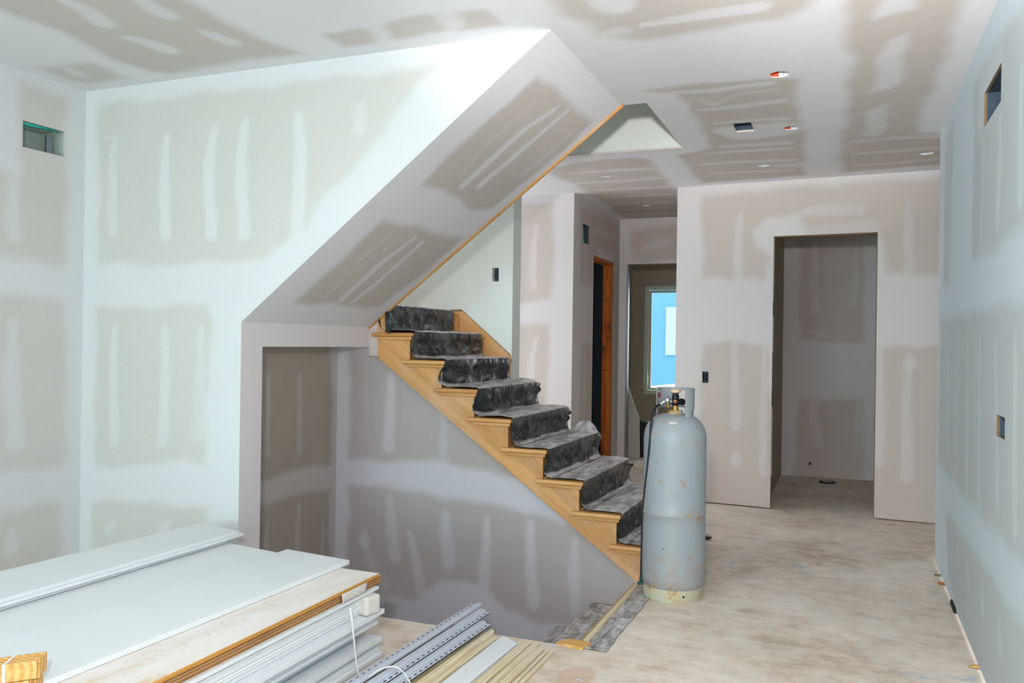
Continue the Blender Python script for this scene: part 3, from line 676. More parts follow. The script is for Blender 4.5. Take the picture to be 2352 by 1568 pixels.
for k in range(1, NST+2):
    z1 = tread_z(k)-0.028 if k <= NST else 1.735; z0 = tread_z(k-1) if k > 1 else 0.0
    m = MB(); m.box(riser_x(k)-0.018, riser_x(k), 5.288, 6.455, z0, z1); m.build('riser', WOOD_TR, stair)
m = MB(); m.box(-3.16, riser_x(9)+0.035, 5.25, 6.50, 1.737, 1.765); m.build('landing_nosing', WOOD_TR, stair, bevel=0.007)
m = MB(); m.prism([(-3.30, 1.60), (-3.30, 1.775), (-3.07, 1.775), (-2.625, 1.405), (-2.625, 1.17)], 1, 6.501, 6.526)
m.build('skirt_board', WOOD_ST, stair, bevel=0.003)
m = MB(); m.prism([(-3.19, 1.777), (-3.19, 1.792), (-3.09, 1.792), (-2.63, 1.412), (-2.64, 1.40), (-3.075, 1.777)], 1, 6.512, 6.528)
m.build('skirt_cap', PAPEREDGE, stair)

# black sheeting draped down the steps
def drape(name, noses, zfloor, x_start, x_end, y0f, y1f, mat, seed, ny=84, far_bulge=None, tight=0.026, gap=0.012, far_hump=None, amp0=0.006, near_curl=1.0):
    rnd = random.Random(seed); rows = []
    ny1 = ny+1
    per = [(rnd.uniform(-1, 1), rnd.uniform(-1, 1), rnd.uniform(0, 6)) for _ in noses]
    vs = []; nrow = 0
    L = []
    for i, (xn, z) in enumerate(noses):
        xs = x_start if i == 0 else None
        L.append((i, 'flat')); L.append((i, 'nose')); L.append((i, 'drop')); L.append((i, 'arc'))
    cols = []
    for j in range(ny1):
        f = j/ny; col = []; s_acc = 0
        for i, (xn, z) in enumerate(noses):
            zl = (noses[i+1][1] if i+1 < len(noses) else zfloor)+gap
            a, b_, ph = per[i]
            en = math.exp(-f/0.10); ef = math.exp(-(1-f)/0.07)
            r = 0.016+0.055*en*(0.8+0.3*a)+0.05*ef*(0.7+0.4*b_)+0.008*math.sin(f*17+ph)
            fb = (far_bulge or {}).get(i, 0.0)
            xn2 = xn+0.012; fh = (far_hump or {}).get(i, 0.0)
            zt = z+gap
            prev = (x_start if i == 0 else noses[i-1][0]+0.011+0.035)
            n = 9
            for q in range(n):
                t = q/n; x = prev+(xn2-0.012-prev)*t
                col.append((x, zt+0.003*abs(math.sin(f*23+x*30+ph))+0.004*math.sin(t*3.1)*(1+a)+fh*ef*math.sin(t*math.pi)**0.7, 0.0, i))
            for q in range(6):
                w = q/6*math.pi/2; col.append((xn2-0.012+0.012*math.sin(w), zt-0.012+0.012*math.cos(w), 0.1, i))
            n = 12; zb = zl+r
            for q in range(n):
                t = q/n; zz = zt-0.012+(zb-(zt-0.012))*t
                bell = math.sin(t*math.pi*0.9)*min(1.0, max(0.0, (zt-zz-0.042)/0.03))
                dx = -tight*bell*(1-0.6*en)*(0.8+0.5*math.sin(f*9+ph)) + 0.018*t*en*a + fb*ef*math.sin(t*math.pi) + 0.007*math.sin(f*31+ph+t*3)*bell
                dx += -0.045*t*en*(0.5+0.5*b_)
                col.append((xn2+dx, zz, bell, i))
            xa = col[-1][0]
            n = 7
            for q in range(n+1):
                w = q/n*math.pi/2
                col.append((xa+(noses[i][0]+0.046-xa)*(1-math.cos(w)) if True else 0, zl+r-r*math.sin(w), 0.5*(1-q/n), i))
        for q in range(1, 9):
            t = q/8; x0_ = noses[-1][0]+0.046
            col.append((x0_+(x_end-x0_)*t, zfloor+gap*0.6+0.003*math.sin(f*20+q), 0.0, len(noses)))
        cols.append(col)
    nr = len(cols[0]); verts = []
    for j, col in enumerate(cols):
        f = j/ny
        for q, (x, z, bell, i) in enumerate(col):
            ph = per[min(i, len(per)-1)][2]
            y0 = y0f(q/nr, bell, ph); y1 = y1f(q/nr, bell, ph)
            y = y0+(y1-y0)*f
            p = Vector((x*5.0, y*3.4, z*5.0+seed))
            d = mnoise.fractal(p, 0.9, 2.1, 4)
            rd = 1-abs(mnoise.noise(Vector((x*7+y*3, y*5.5, z*9+seed*3))))*3
            rd = max(0, rd)**2
            amp = amp0+0.016*bell*(amp0/0.006)
            x2 = x+amp*(d*0.9 if bell > 0.3 else abs(d)*0.5)+0.012*bell*rd
            z2 = z+(0.0035*abs(d)+0.003*rd)*(1-bell)
            verts.append((x2, y, z2))
    fs = []
    for j in range(ny):
        for q in range(nr-1): fs.append((j*nr+q, (j+1)*nr+q, (j+1)*nr+q+1, j*nr+q+1))
    m = MB(); m.add(verts, fs); return m, verts
noses = [(riser_x(9)+0.035, 1.765)]+[(riser_x(k)+0.035, tread_z(k)) for k in range(NST, 0, -1)]
m, _ = drape('x', noses, 0.0, -3.24, -0.97,
    lambda s, bell, ph: (5.265 if s < 0.06 else 5.232)-0.014*(1-bell)*math.sin(s*40+ph)**2+0.008*math.sin(s*55+ph)+(0.05 if s > 0.92 else 0),
    lambda s, bell, ph: 6.43+0.02*math.sin(s*37+ph)+0.04*bell*(0.5+0.5*math.sin(ph*3)) - (0.03 if s < 0.5 else 0), SHEET, 3,
    far_bulge={3: 0.03, 4: 0.05, 5: 0.04, 6: 0.05, 7: 0.03}, far_hump={5: 0.085, 3: 0.02})
sheet = m.build('protective_sheet', SHEET, loc=(-2.1, 5.85, 0), smooth=True)
sheet.modifiers.clear(); md = sheet.modifiers.new('thick', 'SOLIDIFY'); md.thickness = 0.0018
tag(sheet, 'long black sheeting draped down all the oak stair steps, dusty on the treads', 'sheeting')
def pxl(pts, ax, val): return [tuple(hit(x, y, ax, val)) for x, y in pts]
# folded-back corner of the sheeting on the top step
f0 = pxl([(884,713),(897,716),(905,728)], 1, 5.235); f1 = pxl([(912,741),(902,752),(892,767)], 1, 5.20); f2 = pxl([(885,757),(892,744),(903,727)], 1, 5.225)
m = MB(); m.add([f0[0], f0[1], f0[2], f1[0], f1[1], f1[2], f2[0], f2[1]], [(0, 1, 2, 7, 6), (7, 2, 3, 4), (6, 7, 4, 5)])
o = m.build('folded_corner', SHEET2, sheet, smooth=False); md = o.modifiers.new('t', 'SOLIDIFY'); md.thickness = 0.003

# basement stair
bst = empty('basement_staircase', (-2.6, 4.64, -2.9), 'wooden basement stair going down left below the floor edge', 'staircase')
for j in range(1, 8):
    xn = -1.52-0.248*(j-1); z = -0.19*j
    m = MB(); m.box(xn, xn+0.285, 3.99, 5.285, z-0.03, z); m.build('tread', WOOD_TR, bst, bevel=0.006)
    m = MB(); m.box(xn+0.267, xn+0.285, 3.99, 5.285, z, z+0.16 if j > 1 else z+0.168); m.build('riser', WOOD_TR, bst)
bn = [(-1.235, -0.012)]
# sheet over the first basement steps (mirrored run: goes down to the left)
def flipx(m, cx):
    m.v = [(2*cx-x, y, z) for x, y, z in m.v]; m.f = [tuple(reversed(f)) for f in m.f]; return m
cx = -1.5
ns = [(2*cx+1.52, -0.19), (2*cx+1.768, -0.38), (2*cx+2.016, -0.57)]
m, _ = drape('y', ns, -0.76, 2*cx+1.245, 2*cx+2.20, lambda s, b, p: 4.01+0.01*math.sin(s*30), lambda s, b, p: 5.272-0.01*math.sin(s*23), SHEET2, 11, ny=50, tight=0.01, gap=0.008, amp0=0.002)
o = flipx(m, cx).build('protective_sheet', SHEET2, loc=(-1.7, 4.64, -0.19), smooth=True); o.modifiers.clear()
md = o.modifiers.new('thick', 'SOLIDIFY'); md.thickness = 0.0018
tag(o, 'dusty dark sheeting over the basement steps below the floor edge', 'sheeting')
# rolled end of sheeting on the second basement step
# floor-edge nosing, its sheet and the short oak block
m = MB(); m.prism([(-1.218, -0.03), (-1.228, -0.012), (-1.225, 0.004), (-1.214, 0.009), (-1.194, 0.009), (-1.190, 0.0), (-1.209, -0.03)], 1, 4.06, 5.20)
tag(m.build('floor_nosing', WOOD_BEAD, loc=(-1.2, 4.6, 0), bevel=0.002), 'long pale dusty wood nosing along the edge of the stairwell floor', 'nosing')
rnd = random.Random(5); vs = []; fs = []; ny, nx = 70, 12
for j in range(ny+1):
    y = 3.975+(5.12-3.975)*j/ny
    xa = -1.186+0.002*math.sin(y*21); xb = -1.072+0.004*math.sin(y*7)+0.002*math.sin(y*31)
    for i in range(nx+1):
        x = xa+(xb-xa)*i/nx
        z = 0.0045+0.006*math.exp(-((i/nx-0.45)/0.08)**2)+0.0015*abs(mnoise.noise(Vector((x*20, y*6, 0))))
        vs.append((x, y, z))
for j in range(ny):
    for i in range(nx): a = j*(nx+1)+i; fs.append((a, a+1, a+nx+2, a+nx+1))
m = MB(); m.add(vs, fs); o = m.build('floor_sheet_strip', SHEET2, loc=(-1.12, 4.5, 0), smooth=True); o.modifiers.clear(); md = o.modifiers.new('t', 'SOLIDIFY'); md.thickness = 0.002; md.offset = -1
tag(o, 'narrow dusty dark sheeting strip lying flat on the floor beside the nosing', 'sheeting')
m = MB(); m.prism([(-1.335, 3.985), (-1.19, 3.955), (-1.175, 4.01), (-1.17, 4.052), (-1.295, 4.062)], 2, -0.028, 0.012)
tag(m.build('wood_block', WOOD_PINE, loc=(-1.25, 4.0, 0), bevel=0.003), 'short orange cut wood block at the front corner of the stairwell', 'block')

# =================================================================== GAS CYLINDER
cx0, cy0 = -0.957, 5.058
cyl = empty('gas_cylinder', (cx0, cy0, 0), 'tall grey-blue rusty gas cylinder standing on the floor beside the oak stair', 'gas cylinder')
cdir = np.array([-cx0, -cy0]); cdir = cdir/np.linalg.norm(cdir); cright = np.array([-cdir[1], cdir[0]])   # image right seen from the cylinder front
def cpt(phi, r, z):     # phi 0 faces the room, 90 deg = right
    c_, s_ = math.cos(math.radians(phi)), math.sin(math.radians(phi))
    return (cx0+r*(cdir[0]*c_+cright[0]*s_), cy0+r*(cdir[1]*c_+cright[1]*s_), z)
R0 = 0.187
prof = [(0.02, 0.045), (0.15, 0.05), (0.178, 0.075), (R0, 0.105)]
prof += [(R0, z) for z in (0.15, 0.3, 0.45, 0.498)]+[(R0+0.0035, 0.503), (R0+0.0035, 0.511), (R0, 0.516)]+[(R0, z) for z in (0.6, 0.75, 0.88, 0.945)]
for i in range(1, 13):
    w = i/12*math.pi/2; prof.append((0.05+(R0-0.05)*math.cos(w)**0.9 if i < 12 else 0.05, 0.945+0.150*math.sin(w)))
prof += [(0.001, 1.095)]
m = MB(); m.lathe(prof, 72, (cx0, cy0, 0)); m.build('body', CYL, cyl)
m = MB(); m.lathe([(0.170, 0.0), (0.177, 0.0), (0.1785, 0.01), (0.1785, 0.06), (0.174, 0.075), (0.166, 0.078)], 72, (cx0, cy0, 0)); m.build('foot_ring', CYLF, cyl)
m = MB(); p = cpt(20, 0.1795, 0.030); m.tube([cpt(20, 0.1770, 0.040), cpt(20, 0.1795, 0.040)], 0.0065, 14); m.build('drain_hole', DARK, cyl)
# collar guard: shell open towards the front with hand hole and bottom cut-outs
RC = 0.112; zb, zt_ = 1.075, 1.252
vs = []; fs = []; NP, NZ = 96, 20
def keep(ph, z):
    if ph < 31 or ph > 272: return False
    if 148 < ph < 180 and 1.135 < z < 1.236: return False
    if 60 < ph < 104 and z < 1.118: return False
    if 150 < ph < 252 and z < 1.128 : return False
    if ph > 255 and z > zt_-0.022*((ph-255)/17)**2*1.2: return False
    return True
grid = {}
for i in range(NP+1):
    for j in range(NZ+1):
        ph = 31+(272-31)*i/NP; z = zb+(zt_-zb)*j/NZ
        lean = 1+0.02*(z-zb)/(zt_-zb)
        zz = z-0.006*math.cos(math.radians(ph))*0
        vs.append(cpt(ph, RC*lean, zz))
for i in range(NP):
    for j in range(NZ):
        ph = 31+(272-31)*(i+.5)/NP; z = zb+(zt_-zb)*(j+.5)/NZ
        if keep(ph, z): a = i*(NZ+1)+j; fs.append((a, a+NZ+1, a+NZ+2, a+1))
m = MB(); m.add(vs, fs); col = m.build('collar', CYL, cyl, smooth=True)
me = col.data; bm = bmesh.new(); bm.from_mesh(me); bmesh.ops.delete(bm, geom=[v for v in bm.verts if not v.link_faces], context='VERTS'); bm.to_mesh(me); bm.free()
col.modifiers.clear(); md = col.modifiers.new('t', 'SOLIDIFY'); md.thickness = 0.004
md = col.modifiers.new('b', 'BEVEL'); md.width = 0.0012; md.segments = 2; md.limit_method = 'ANGLE'
md = col.modifiers.new('es', 'EDGE_SPLIT'); md.split_angle = 0.6
m = MB(); m.tube([cpt(-112, RC-0.006, 1.205), cpt(-112, RC-0.009, 1.205)], 0.016, 18); m.build('red_label', REDL, cyl)
m = MB(); m.tube([cpt(-112, RC-0.006, 1.225), cpt(-112, RC-0.009, 1.225)], 0.008, 12); m.build('white_label', LABW, cyl)
# stickers on the shoulder
def dome_pt(phi, u):   # u: 0 shoulder .. 1 top
    w = u*math.pi/2; return cpt(phi, (0.05+(R0-0.05)*math.cos(w)**0.9)+0.0015, 0.945+0.150*math.sin(w)+0.0012)
def dome_patch(name, p0, p1, u0, u1, mat):
    vs = []; fs = []
    for i in range(9):
        for j in range(5): vs.append(dome_pt(p0+(p1-p0)*i/8, u0+(u1-u0)*j/4))
    for i in range(8):
        for j in range(4): a = i*5+j; fs.append((a, a+5, a+6, a+1))
    m = MB(); m.add(vs, fs); m.build(name, mat, cyl, smooth=True)
dome_patch('warning_sticker', -14, 4, 0.46, 0.54, LABW); dome_patch('red_print', -34, -20, 0.51, 0.56, REDF)
# valve
m = MB(); m.lathe([(0.046, 1.085), (0.046, 1.112), (0.040, 1.118), (0.018, 1.118)], 40, (cx0, cy0, 0)); m.build('neck_flange', CYLF, cyl)
val = MB(); val.lathe([(0.019, 1.116), (0.019, 1.128), (0.016, 1.130), (0.016, 1.136), (0.020, 1.138), (0.020, 1.144)], 28, (cx0, cy0, 0)); valve = val.build('valve_stem', BRASS, cyl)
m = MB(); m.lathe([(0.016, 1.143), (0.024, 1.150), (0.026, 1.170), (0.024, 1.183), (0.018, 1.188)], 8, (cx0, cy0, 0)); m.lathe([(0.018, 1.186), (0.022, 1.188), (0.022, 1.203), (0.018, 1.205), (0.0185, 1.222), (0.012, 1.224)], 24, (cx0, cy0, 0))
p0 = cpt(90, 0.015, 1.170); p1 = cpt(80, 0.034, 1.169); p2 = cpt(60, 0.046, 1.168); m.tube([p0, p1], 0.012, 14); m.tube([p1, p2], [0.021, 0.021], 16); m.build('valve_body', VALVEBLK, cyl, smooth=False)
m = MB(); m.lathe([(0.012, 1.220), (0.026, 1.222), (0.031, 1.228), (0.030, 1.240), (0.022, 1.245), (0.001, 1.246)], 36, (cx0, cy0, 0)); m.build('hand_wheel', CREAM, cyl)
m = MB(); m.tube([cpt(-5, 0.02, 1.172), cpt(-5, 0.032, 1.172)], 0.010, 16); m.build('copper_cap', COPPER, cyl)
# regulator and hose: reach to the left
a0 = np.array(cpt(-75, 0.022, 1.168)); a1 = np.array(cpt(-78, 0.045, 1.176)); a2 = np.array(cpt(-80, 0.066, 1.170)); a3 = np.array(cpt(-78, 0.094, 1.150))
m = MB(); m.tube([a0, a1], 0.010, 12); m.tube([a0*.45+a1*.55, a1, a1*.4+a2*.6, a2], [0.013, 0.024, 0.024, 0.013], 18); m.tube([a2, a3], [0.012, 0.008], 12); m.build('regulator', STEEL, cyl)
m = MB(); m.tube([a1-[0, 0, 0.012], a1-[0, 0, 0.045]], [0.014, 0.008], 12); m.build('regulator_vent', BRASS, cyl)
hp = [tuple(a3)]+[tuple(hit(x, y, 1, Y)) for x, y, Y in ((1505,936,4.985),(1497,960,4.94),(1493,1011,4.915),(1488,1067,4.93),(1482,1122,4.955),(1478,1170,4.985),(1475.5,1215,5.0),(1474,1273,5.01),(1472.5,1325,5.01))]
# smooth the hose
def catmull(pts, n=8):
    pts = [np.array(p) for p in pts]; pts = [2*pts[0]-pts[1]]+pts+[2*pts[-1]-pts[-2]]; out = []
    for i in range(1, len(pts)-2):
        for j in range(n):
            t = j/n; out.append(0.5*((2*pts[i])+(-pts[i-1]+pts[i+1])*t+(2*pts[i-1]-5*pts[i]+4*pts[i+1]-pts[i+2])*t*t+(-pts[i-1]+3*pts[i]-3*pts[i+1]+pts[i+2])*t**3))
    out.append(pts[-2]); return out
m = MB(); m.tube(catmull(hp), 0.0078, 12); hose = m.build('hose', RUBBER, cyl)
e = np.array(hp[-1]); m = MB(); m.tube([e, e+[0, 0, -0.03]], 0.010, 10); m.tube([e+[-0.022, 0, -0.036], e+[0.02, 0.0, -0.036]], 0.009, 10); m.build('hose_fitting', GREENF, cyl)

# =================================================================== BOARD STACK
def slab(name, corners, zt, th, mats, label=None, cat=None, group=None, bevel=0.0015, groove=False, parent=None):
    """corners: far-right, far-left, near-left, near-right on plan; zt top, th thickness"""
    m = MB(); c = [np.array(q, float) for q in corners]
    if groove:    # moulded right-hand edge
        fr, fl, nl, nr_ = c; ex = (fl-fr); ex = ex/np.linalg.norm(ex)
        sec = [(0.002, 0), (0, -0.15*th), (0, -0.45*th), (0.005, -0.5*th), (0.005, -0.62*th), (0.001, -0.7*th), (0.001, -th)]
        ring_f = [(fr+ex*a, zt+b) for a, b in sec]+[(fl, zt-th), (fl, zt)]
        ring_n = [(nr_+ex*a, zt+b) for a, b in sec]+[(nl, zt-th), (nl, zt)]
        n = len(ring_f); vs = [(p[0], p[1], z) for p, z in ring_f+ring_n]
        m.add(vs, [tuple(range(n)), tuple(range(n, 2*n))[::-1]]+[(i, (i+1) % n, n+(i+1) % n, n+i) for i in range(n)])
    else:
        vs = [(p[0], p[1], z) for z in (zt-th, zt) for p in c]
        m.add(vs, [(0, 1, 2, 3)], 0); m.add(vs, [(7, 6, 5, 4)], 1 if len(mats) > 1 else 0)
        m.add(vs, [(0, 4, 5, 1), (1, 5, 6, 2), (2, 6, 7, 3), (3, 7, 4, 0)], 0)
    o = m.build(name, mats, parent, bevel=bevel, loc=(float(c[0][0]), float(c[0][1]), zt-th))
    if label: tag(o, label, cat, group)
    return o
YN = 1.15
def rect(xr, ye, xl=-3.30): return [(xr, ye), (xl, ye+0.01), (xl, YN), (xr-0.004, YN)]
slab('panel_board', rect(-2.036, 3.436), 0.412, 0.017, [MDF_TAN, MDF_TOP], 'wide dusty panel with a tan raw edge, top of the right side of the stack', 'board')
hb = [(0.3935, -2.046, 3.466), (0.387, -2.050, 3.474), (0.3805, -2.047, 3.470), (0.374, -2.052, 3.478), (0.3675, -2.049, 3.482), (0.361, -2.053, 3.478)]
ordn = ['first', 'second', 'third', 'fourth', 'fifth', 'sixth', 'seventh', 'eighth', 'ninth', 'tenth', 'eleventh', 'twelfth', 'thirteenth', 'fourteenth', 'fifteenth', 'sixteenth', 'seventeenth', 'eighteenth']
for i, (z, x, y) in enumerate(hb):
    slab('hardboard_sheet', rect(x, y), z, 0.0056, [MDF_BRN, WHITE2], 'thin brown-edged hardboard sheet, %s one under the tan-edged panel' % ordn[i], 'board', 'hardboard sheets in the stack', bevel=0.0006)
wb = [(.3530, .0135, -2.034, 3.430), (.3380, .022, -2.050, 3.395), (.3145, .020, -2.056, 3.385), (.2930, .020, -2.052, 3.390), (.2715, .021, -2.062, 3.380),
      (.2490, .021, -2.006, 3.437), (.2265, .0135, -2.030, 3.412), (.2115, .0135, -2.036, 3.405), (.1965, .0135, -2.026, 3.410),
      (.1815, .030, -2.105, 3.350), (.1500, .0340, -2.110, 3.345), (.1145, .020, -2.018, 3.442), (.0930, .020, -2.040, 3.415), (.0715, .020, -2.022, 3.425), (.0500, .018, -2.006, 3.432), (.0305, .0305, -2.018, 3.44)]
for i, (z, th, x, y) in enumerate(wb):
    slab('trim_board', rect(x, y), z, th, [WHITE2 if i % 3 else WHITE], 'white primed trim board, %s white one down in the stack' % ordn[i], 'board', 'white trim boards in the stack', groove=(i in (1, 3, 6, 8, 10)), bevel=0.001)
slab('panel_board', [(-2.246, 3.505), (-2.652, 3.556), (-2.757, YN+.02), (-2.330, YN)], 0.4345, 0.021, [WHITE], 'wide clean white panel lying on the tan-edged panel, nearest the stairwell', 'board')
slab('panel_board', [(-2.679, 3.500), (-3.24, 3.585), (-3.31, YN+.05), (-2.777, YN+.02)], 0.4285, 0.0155, [WHITE], 'wide white panel in the middle of the stack top, left of the seam', 'board')
p3 = [np.array(hit(x, y, 2, 0.482)[:2]) for x, y in ((549,1219),(464,1200),(-320,1388),(-320,1468))]
def shrink(c, d, e): return [c[0]+d, c[1]+d, c[2]+e, c[3]+e]
slab('trim_board', [p3[0], p3[1], p3[2], p3[3]], 0.482, 0.017, [WHITE], 'long white board on top at the left, highest one by the wall', 'board')
dY = (p3[0]-p3[3])/np.linalg.norm(p3[0]-p3[3])
slab('trim_board', [p3[0]+dY*0.03+[0.006, 0], p3[1]+dY*0.02, p3[2], p3[3]+[0.004, 0]], 0.4645, 0.014, [WHITE], 'long white board just under the highest left board, end sticking out', 'board')
slab('trim_board', [p3[0]-dY*0.07+[-0.02, 0], p3[1]-dY*0.07, p3[2], p3[3]+[-0.02, 0]], 0.450, 0.0185, [WHITE2], 'long white board, lowest of the left pile on the panels', 'board')
m = MB(); m.prism([(-2.078, 3.300), (-2.010, 3.285), (-1.990, 3.375), (-2.060, 3.395)], 2, 0.251, 0.338)
tag(m.build('paper_wrapping', PLAST, loc=(-2.03, 3.34, 0.25), bevel=0.012), 'crumpled off-white paper wrapping hanging on the corner of the stack', 'wrapping')
m = MB(); vs = []
for i in range(15):
    y = 3.12+0.2*i/14
    for z in (0.3985, 0.385, 0.37, 0.354): vs.append((-2.0345+0.0025*math.sin(i*2.1+z*90), y+0.02*(z-0.37), z))
m.add(vs, [(i*4+j, (i+1)*4+j, (i+1)*4+j+1, i*4+j+1) for i in range(14) for j in range(3)])
wrap = m.build('plastic_wrap', PLAST, loc=(-2.034, 3.2, 0.37), smooth=True); wrap.modifiers.clear(); wrap.modifiers.new('t', 'SOLIDIFY').thickness = 0.001
tag(wrap, 'shiny clear wrapping tape round the brown hardboard edges near the corner', 'wrapping')
m = MB(); m.tube(catmull([hit(804,1396,0,-2.02), hit(808,1420,0,-1.995), hit(813,1470,0,-1.99), hit(816,1500,0,-1.996), hit(822,1540,0,-1.99), hit(832,1570,0,-1.985)], 6), 0.0045, 8)
tag(m.build('strap', STRAP, loc=(-2.0, 3.1, 0.15)), 'white plastic strap hanging down the side of the white boards', 'strap')

# shim bundle on top of the panels
A = np.array([-0.666, -0.746]); B = np.array([-0.505, 0.863]); O = np.array([-2.247, 1.809])
sb = empty('shim_bundle', (float(O[0]), float(O[1]), 0.4335), 'strapped bundle of thin orange wood shims on the white panel', 'wood shims')
rnd = random.Random(2)
for layer, (z0, z1, nn, ins) in enumerate(((0.478, 0.532, 8, 0.0), (0.434, 0.477, 8, 0.012))):
    for i in range(nn):
        w = 0.0094; s0 = ins+rnd.uniform(0, 0.005)+(0.008 if layer and i < 3 else 0); dz = rnd.uniform(-0.003, 0.001)
        p = [O+A*s0+B*(i*w), O+A*s0+B*((i+1)*w-0.0007), O+A*0.40+B*((i+1)*w-0.0007), O+A*0.40+B*(i*w)]
        m = MB(); vs = [(q[0], q[1], z) for z in (z0+ (dz if not layer else 0), z1+dz) for q in p]
        m.add(vs, [(3, 2, 1, 0), (4, 5, 6, 7), (0, 1, 5, 4), (1, 2, 6, 5), (2, 3, 7, 6), (3, 0, 4, 7)])
        m.build('shim', WOOD_PINE, sb, bevel=0.0006)
q0 = O+A*0.085; m = MB()
ring = [(q0-B*0.003, 0.434), (q0-B*0.003, 0.533), (q0+B*0.078, 0.5335), (q0+B*0.078, 0.434)]
for (a, za), (b2, zb2) in zip(ring[:-1], ring[1:]):
    vs = []
    for q, z in ((a, za), (b2, zb2)):
        for t in (0.0, 0.008): vs.append((q[0]+A[0]*t, q[1]+A[1]*t, z))
    m.add(vs, [(0, 1, 3, 2)])
o = m.build('strap', STRAP, sb); o.modifiers.new('t', 'SOLIDIFY').thickness = 0.0012

# =================================================================== METAL AND WOOD STRIPS BY THE STAIRWELL
def along(x, y_end, t, dx=0.035): return x-dx*(y_end-t)
def profile(name, x0, yend, z, w, flange_left, label, dx=0.035, yn=2.3):
    """rolled profile: rounded body of width w plus a slotted flange"""
    sec = [(0, 0), (0.001, 0.010), (0.006, 0.015), (w-0.006, 0.015), (w-0.001, 0.010), (w, 0)]
    m = MB(); vs = []; n = len(sec)
    for t in (yend, yn):
        for a, b2 in sec: vs.append((along(x0+a, yend, t, dx), t, z+b2))
    m.add(vs, [(i, i+1, n+i+1, n+i) for i in range(n-1)]+[(0, n, 2*n-1, n-1), tuple(range(n)), tuple(range(n, 2*n))[::-1]])
    root = m.build(name, VINYL, loc=(x0, yend, z), smooth=False)
    tag(root, label, 'metal profile')
    fl = MB(); fw = 0.026; xa = x0-fw if flange_left else x0+w; y = yend-0.005; zz = z+0.0035
    cols_ = [0, 0.009, 0.0175, fw]
    while y > yn+0.05:
        for (ya, yb, slot) in ((y, y-0.022, False), (y-0.022, y-0.046, True)):
            for c0, c1 in zip(cols_[:-1], cols_[1:]):
                if slot and c0 == 0.009: continue
                fl.add([(along(xa+c0, yend, ya, dx), ya, zz), (along(xa+c1, yend, ya, dx), ya, zz), (along(xa+c1, yend, yb, dx), yb, zz), (along(xa+c0, yend, yb, dx), yb, zz)], [(0, 3, 2, 1)])
        y -= 0.046
    o = fl.build('slotted_flange', VINYL, root); o.modifiers.new('t', 'SOLIDIFY').thickness = 0.0015
    under = MB(); under.add([(along(xa, yend, yend, dx), yend-0.01, z-0.001), (along(xa+fw, yend, yend, dx), yend-0.01, z-0.001), (along(xa+fw, yend, yn, dx), yn, z-0.001), (along(xa, yend, yn, dx), yn, z-0.001)], [(0, 3, 2, 1)])
    o = under.build('slot_shade', DARK, root); o.modifiers.new('t', 'SOLIDIFY').thickness = 0.001  # added dark sheet, its colour stands in for the shade inside the slots
    return root
profile('metal_profile', -1.845, 4.13, 0.088, 0.036, True, 'slotted grey profile, leftmost in the loose bundle by the stairwell')
profile('metal_profile', -1.800, 4.07, 0.078, 0.040, False, 'grey rounded profile, middle one of the loose bundle by the stairwell')
profile('metal_profile', -1.752, 3.95, 0.0595, 0.050, False, 'wide slotted grey profile next to the pale wood strips', 0.045)
def strip(x0, x1, yend, z0, z1, mat, label, cat='wood strip', dx=0.05, yn=2.3, skew=0.0, name='wood_strip'):
    prof_ = [(x0, z0), (x1, z0), (x1, z1-0.004), (x1-0.005, z1), (x0+0.012, z1), (x0+0.009, z1-0.002), (x0+0.004, z1-0.002), (x0, z1-0.004)]
    m = MB(); n = len(prof_); vs = []
    for t in (yend, yn):
        for i, (x, z) in enumerate(prof_): vs.append((along(x, yend, t, dx), t+(skew*(x-x0)/(x1-x0) if t == yend else 0), z))
    m.add(vs, [tuple(range(n)), tuple(range(n, 2*n))[::-1]]+[(i, (i+1) % n, n+(i+1) % n, n+i) for i in range(n)])
    return tag(m.build(name, mat, loc=(x0, yend, z0)), label, cat, None)
strip(-1.93, -1.70, 3.90, 0.001, 0.030, WOOD_BEAD, 'wide pale board lying under the grey profiles', dx=0.035)
strip(-1.90, -1.70, 3.88, 0.031, 0.058, WOOD_BEAD, 'pale board directly beneath the slotted grey profiles', dx=0.035)
strip(-1.668, -1.638, 3.93, 0.030, 0.052, WOOD_BEAD, 'upper pale wood strip just right of the slotted profiles', dx=0.038, skew=-0.03)
strip(-1.655, -1.612, 3.90, 0.001, 0.029, WOOD_BEAD, 'lower pale wood strip just right of the slotted profiles', dx=0.038, skew=-0.03)
strip(-1.600, -1.492, 3.915, 0.004, 0.030, WHITE2, 'wide whitewashed board between the pale wood strips', 'board', dx=0.03, skew=-0.07, name='trim_board')
strip(-1.575, -1.530, 3.965, 0.001, 0.0038, WOOD_BEAD, 'thin lath poking out under the whitewashed board', dx=0.03)
strip(-1.486, -1.438, 3.90, 0.001, 0.026, WOOD_BEAD, 'pale wood strip right beside the whitewashed board', dx=0.02)
strip(-1.434, -1.400, 3.93, 0.001, 0.020, WOOD_BEAD, 'pale wood strip poking furthest towards the stairwell', dx=0.015)
strip(-1.396, -1.352, 3.85, 0.001, 0.024, WOOD_BEAD, 'pale grooved strip, second from the right', dx=0.01)
strip(-1.348, -1.330, 3.84, 0.001, 0.016, WOOD_BEAD, 'narrow lath second from the right edge of the strips', dx=0.01)
strip(-1.326, -1.304, 3.87, 0.001, 0.013, WOOD_BEAD, 'outermost narrow lath at the right of the strips', dx=0.002)
m = MB(); m.tube(catmull([hit(846,1556,2,.100), hit(866,1541,2,.112), hit(888,1532,2,.115), hit(908,1531,2,.112), hit(926,1543,2,.105), hit(938,1560,2,.10), hit(946,1580,2,.09)], 6), 0.0032, 8)
tag(m.build('twine', STRAP, loc=(-1.75, 3.05, 0.1)), 'white plastic twine tied over the grey profiles', 'twine')

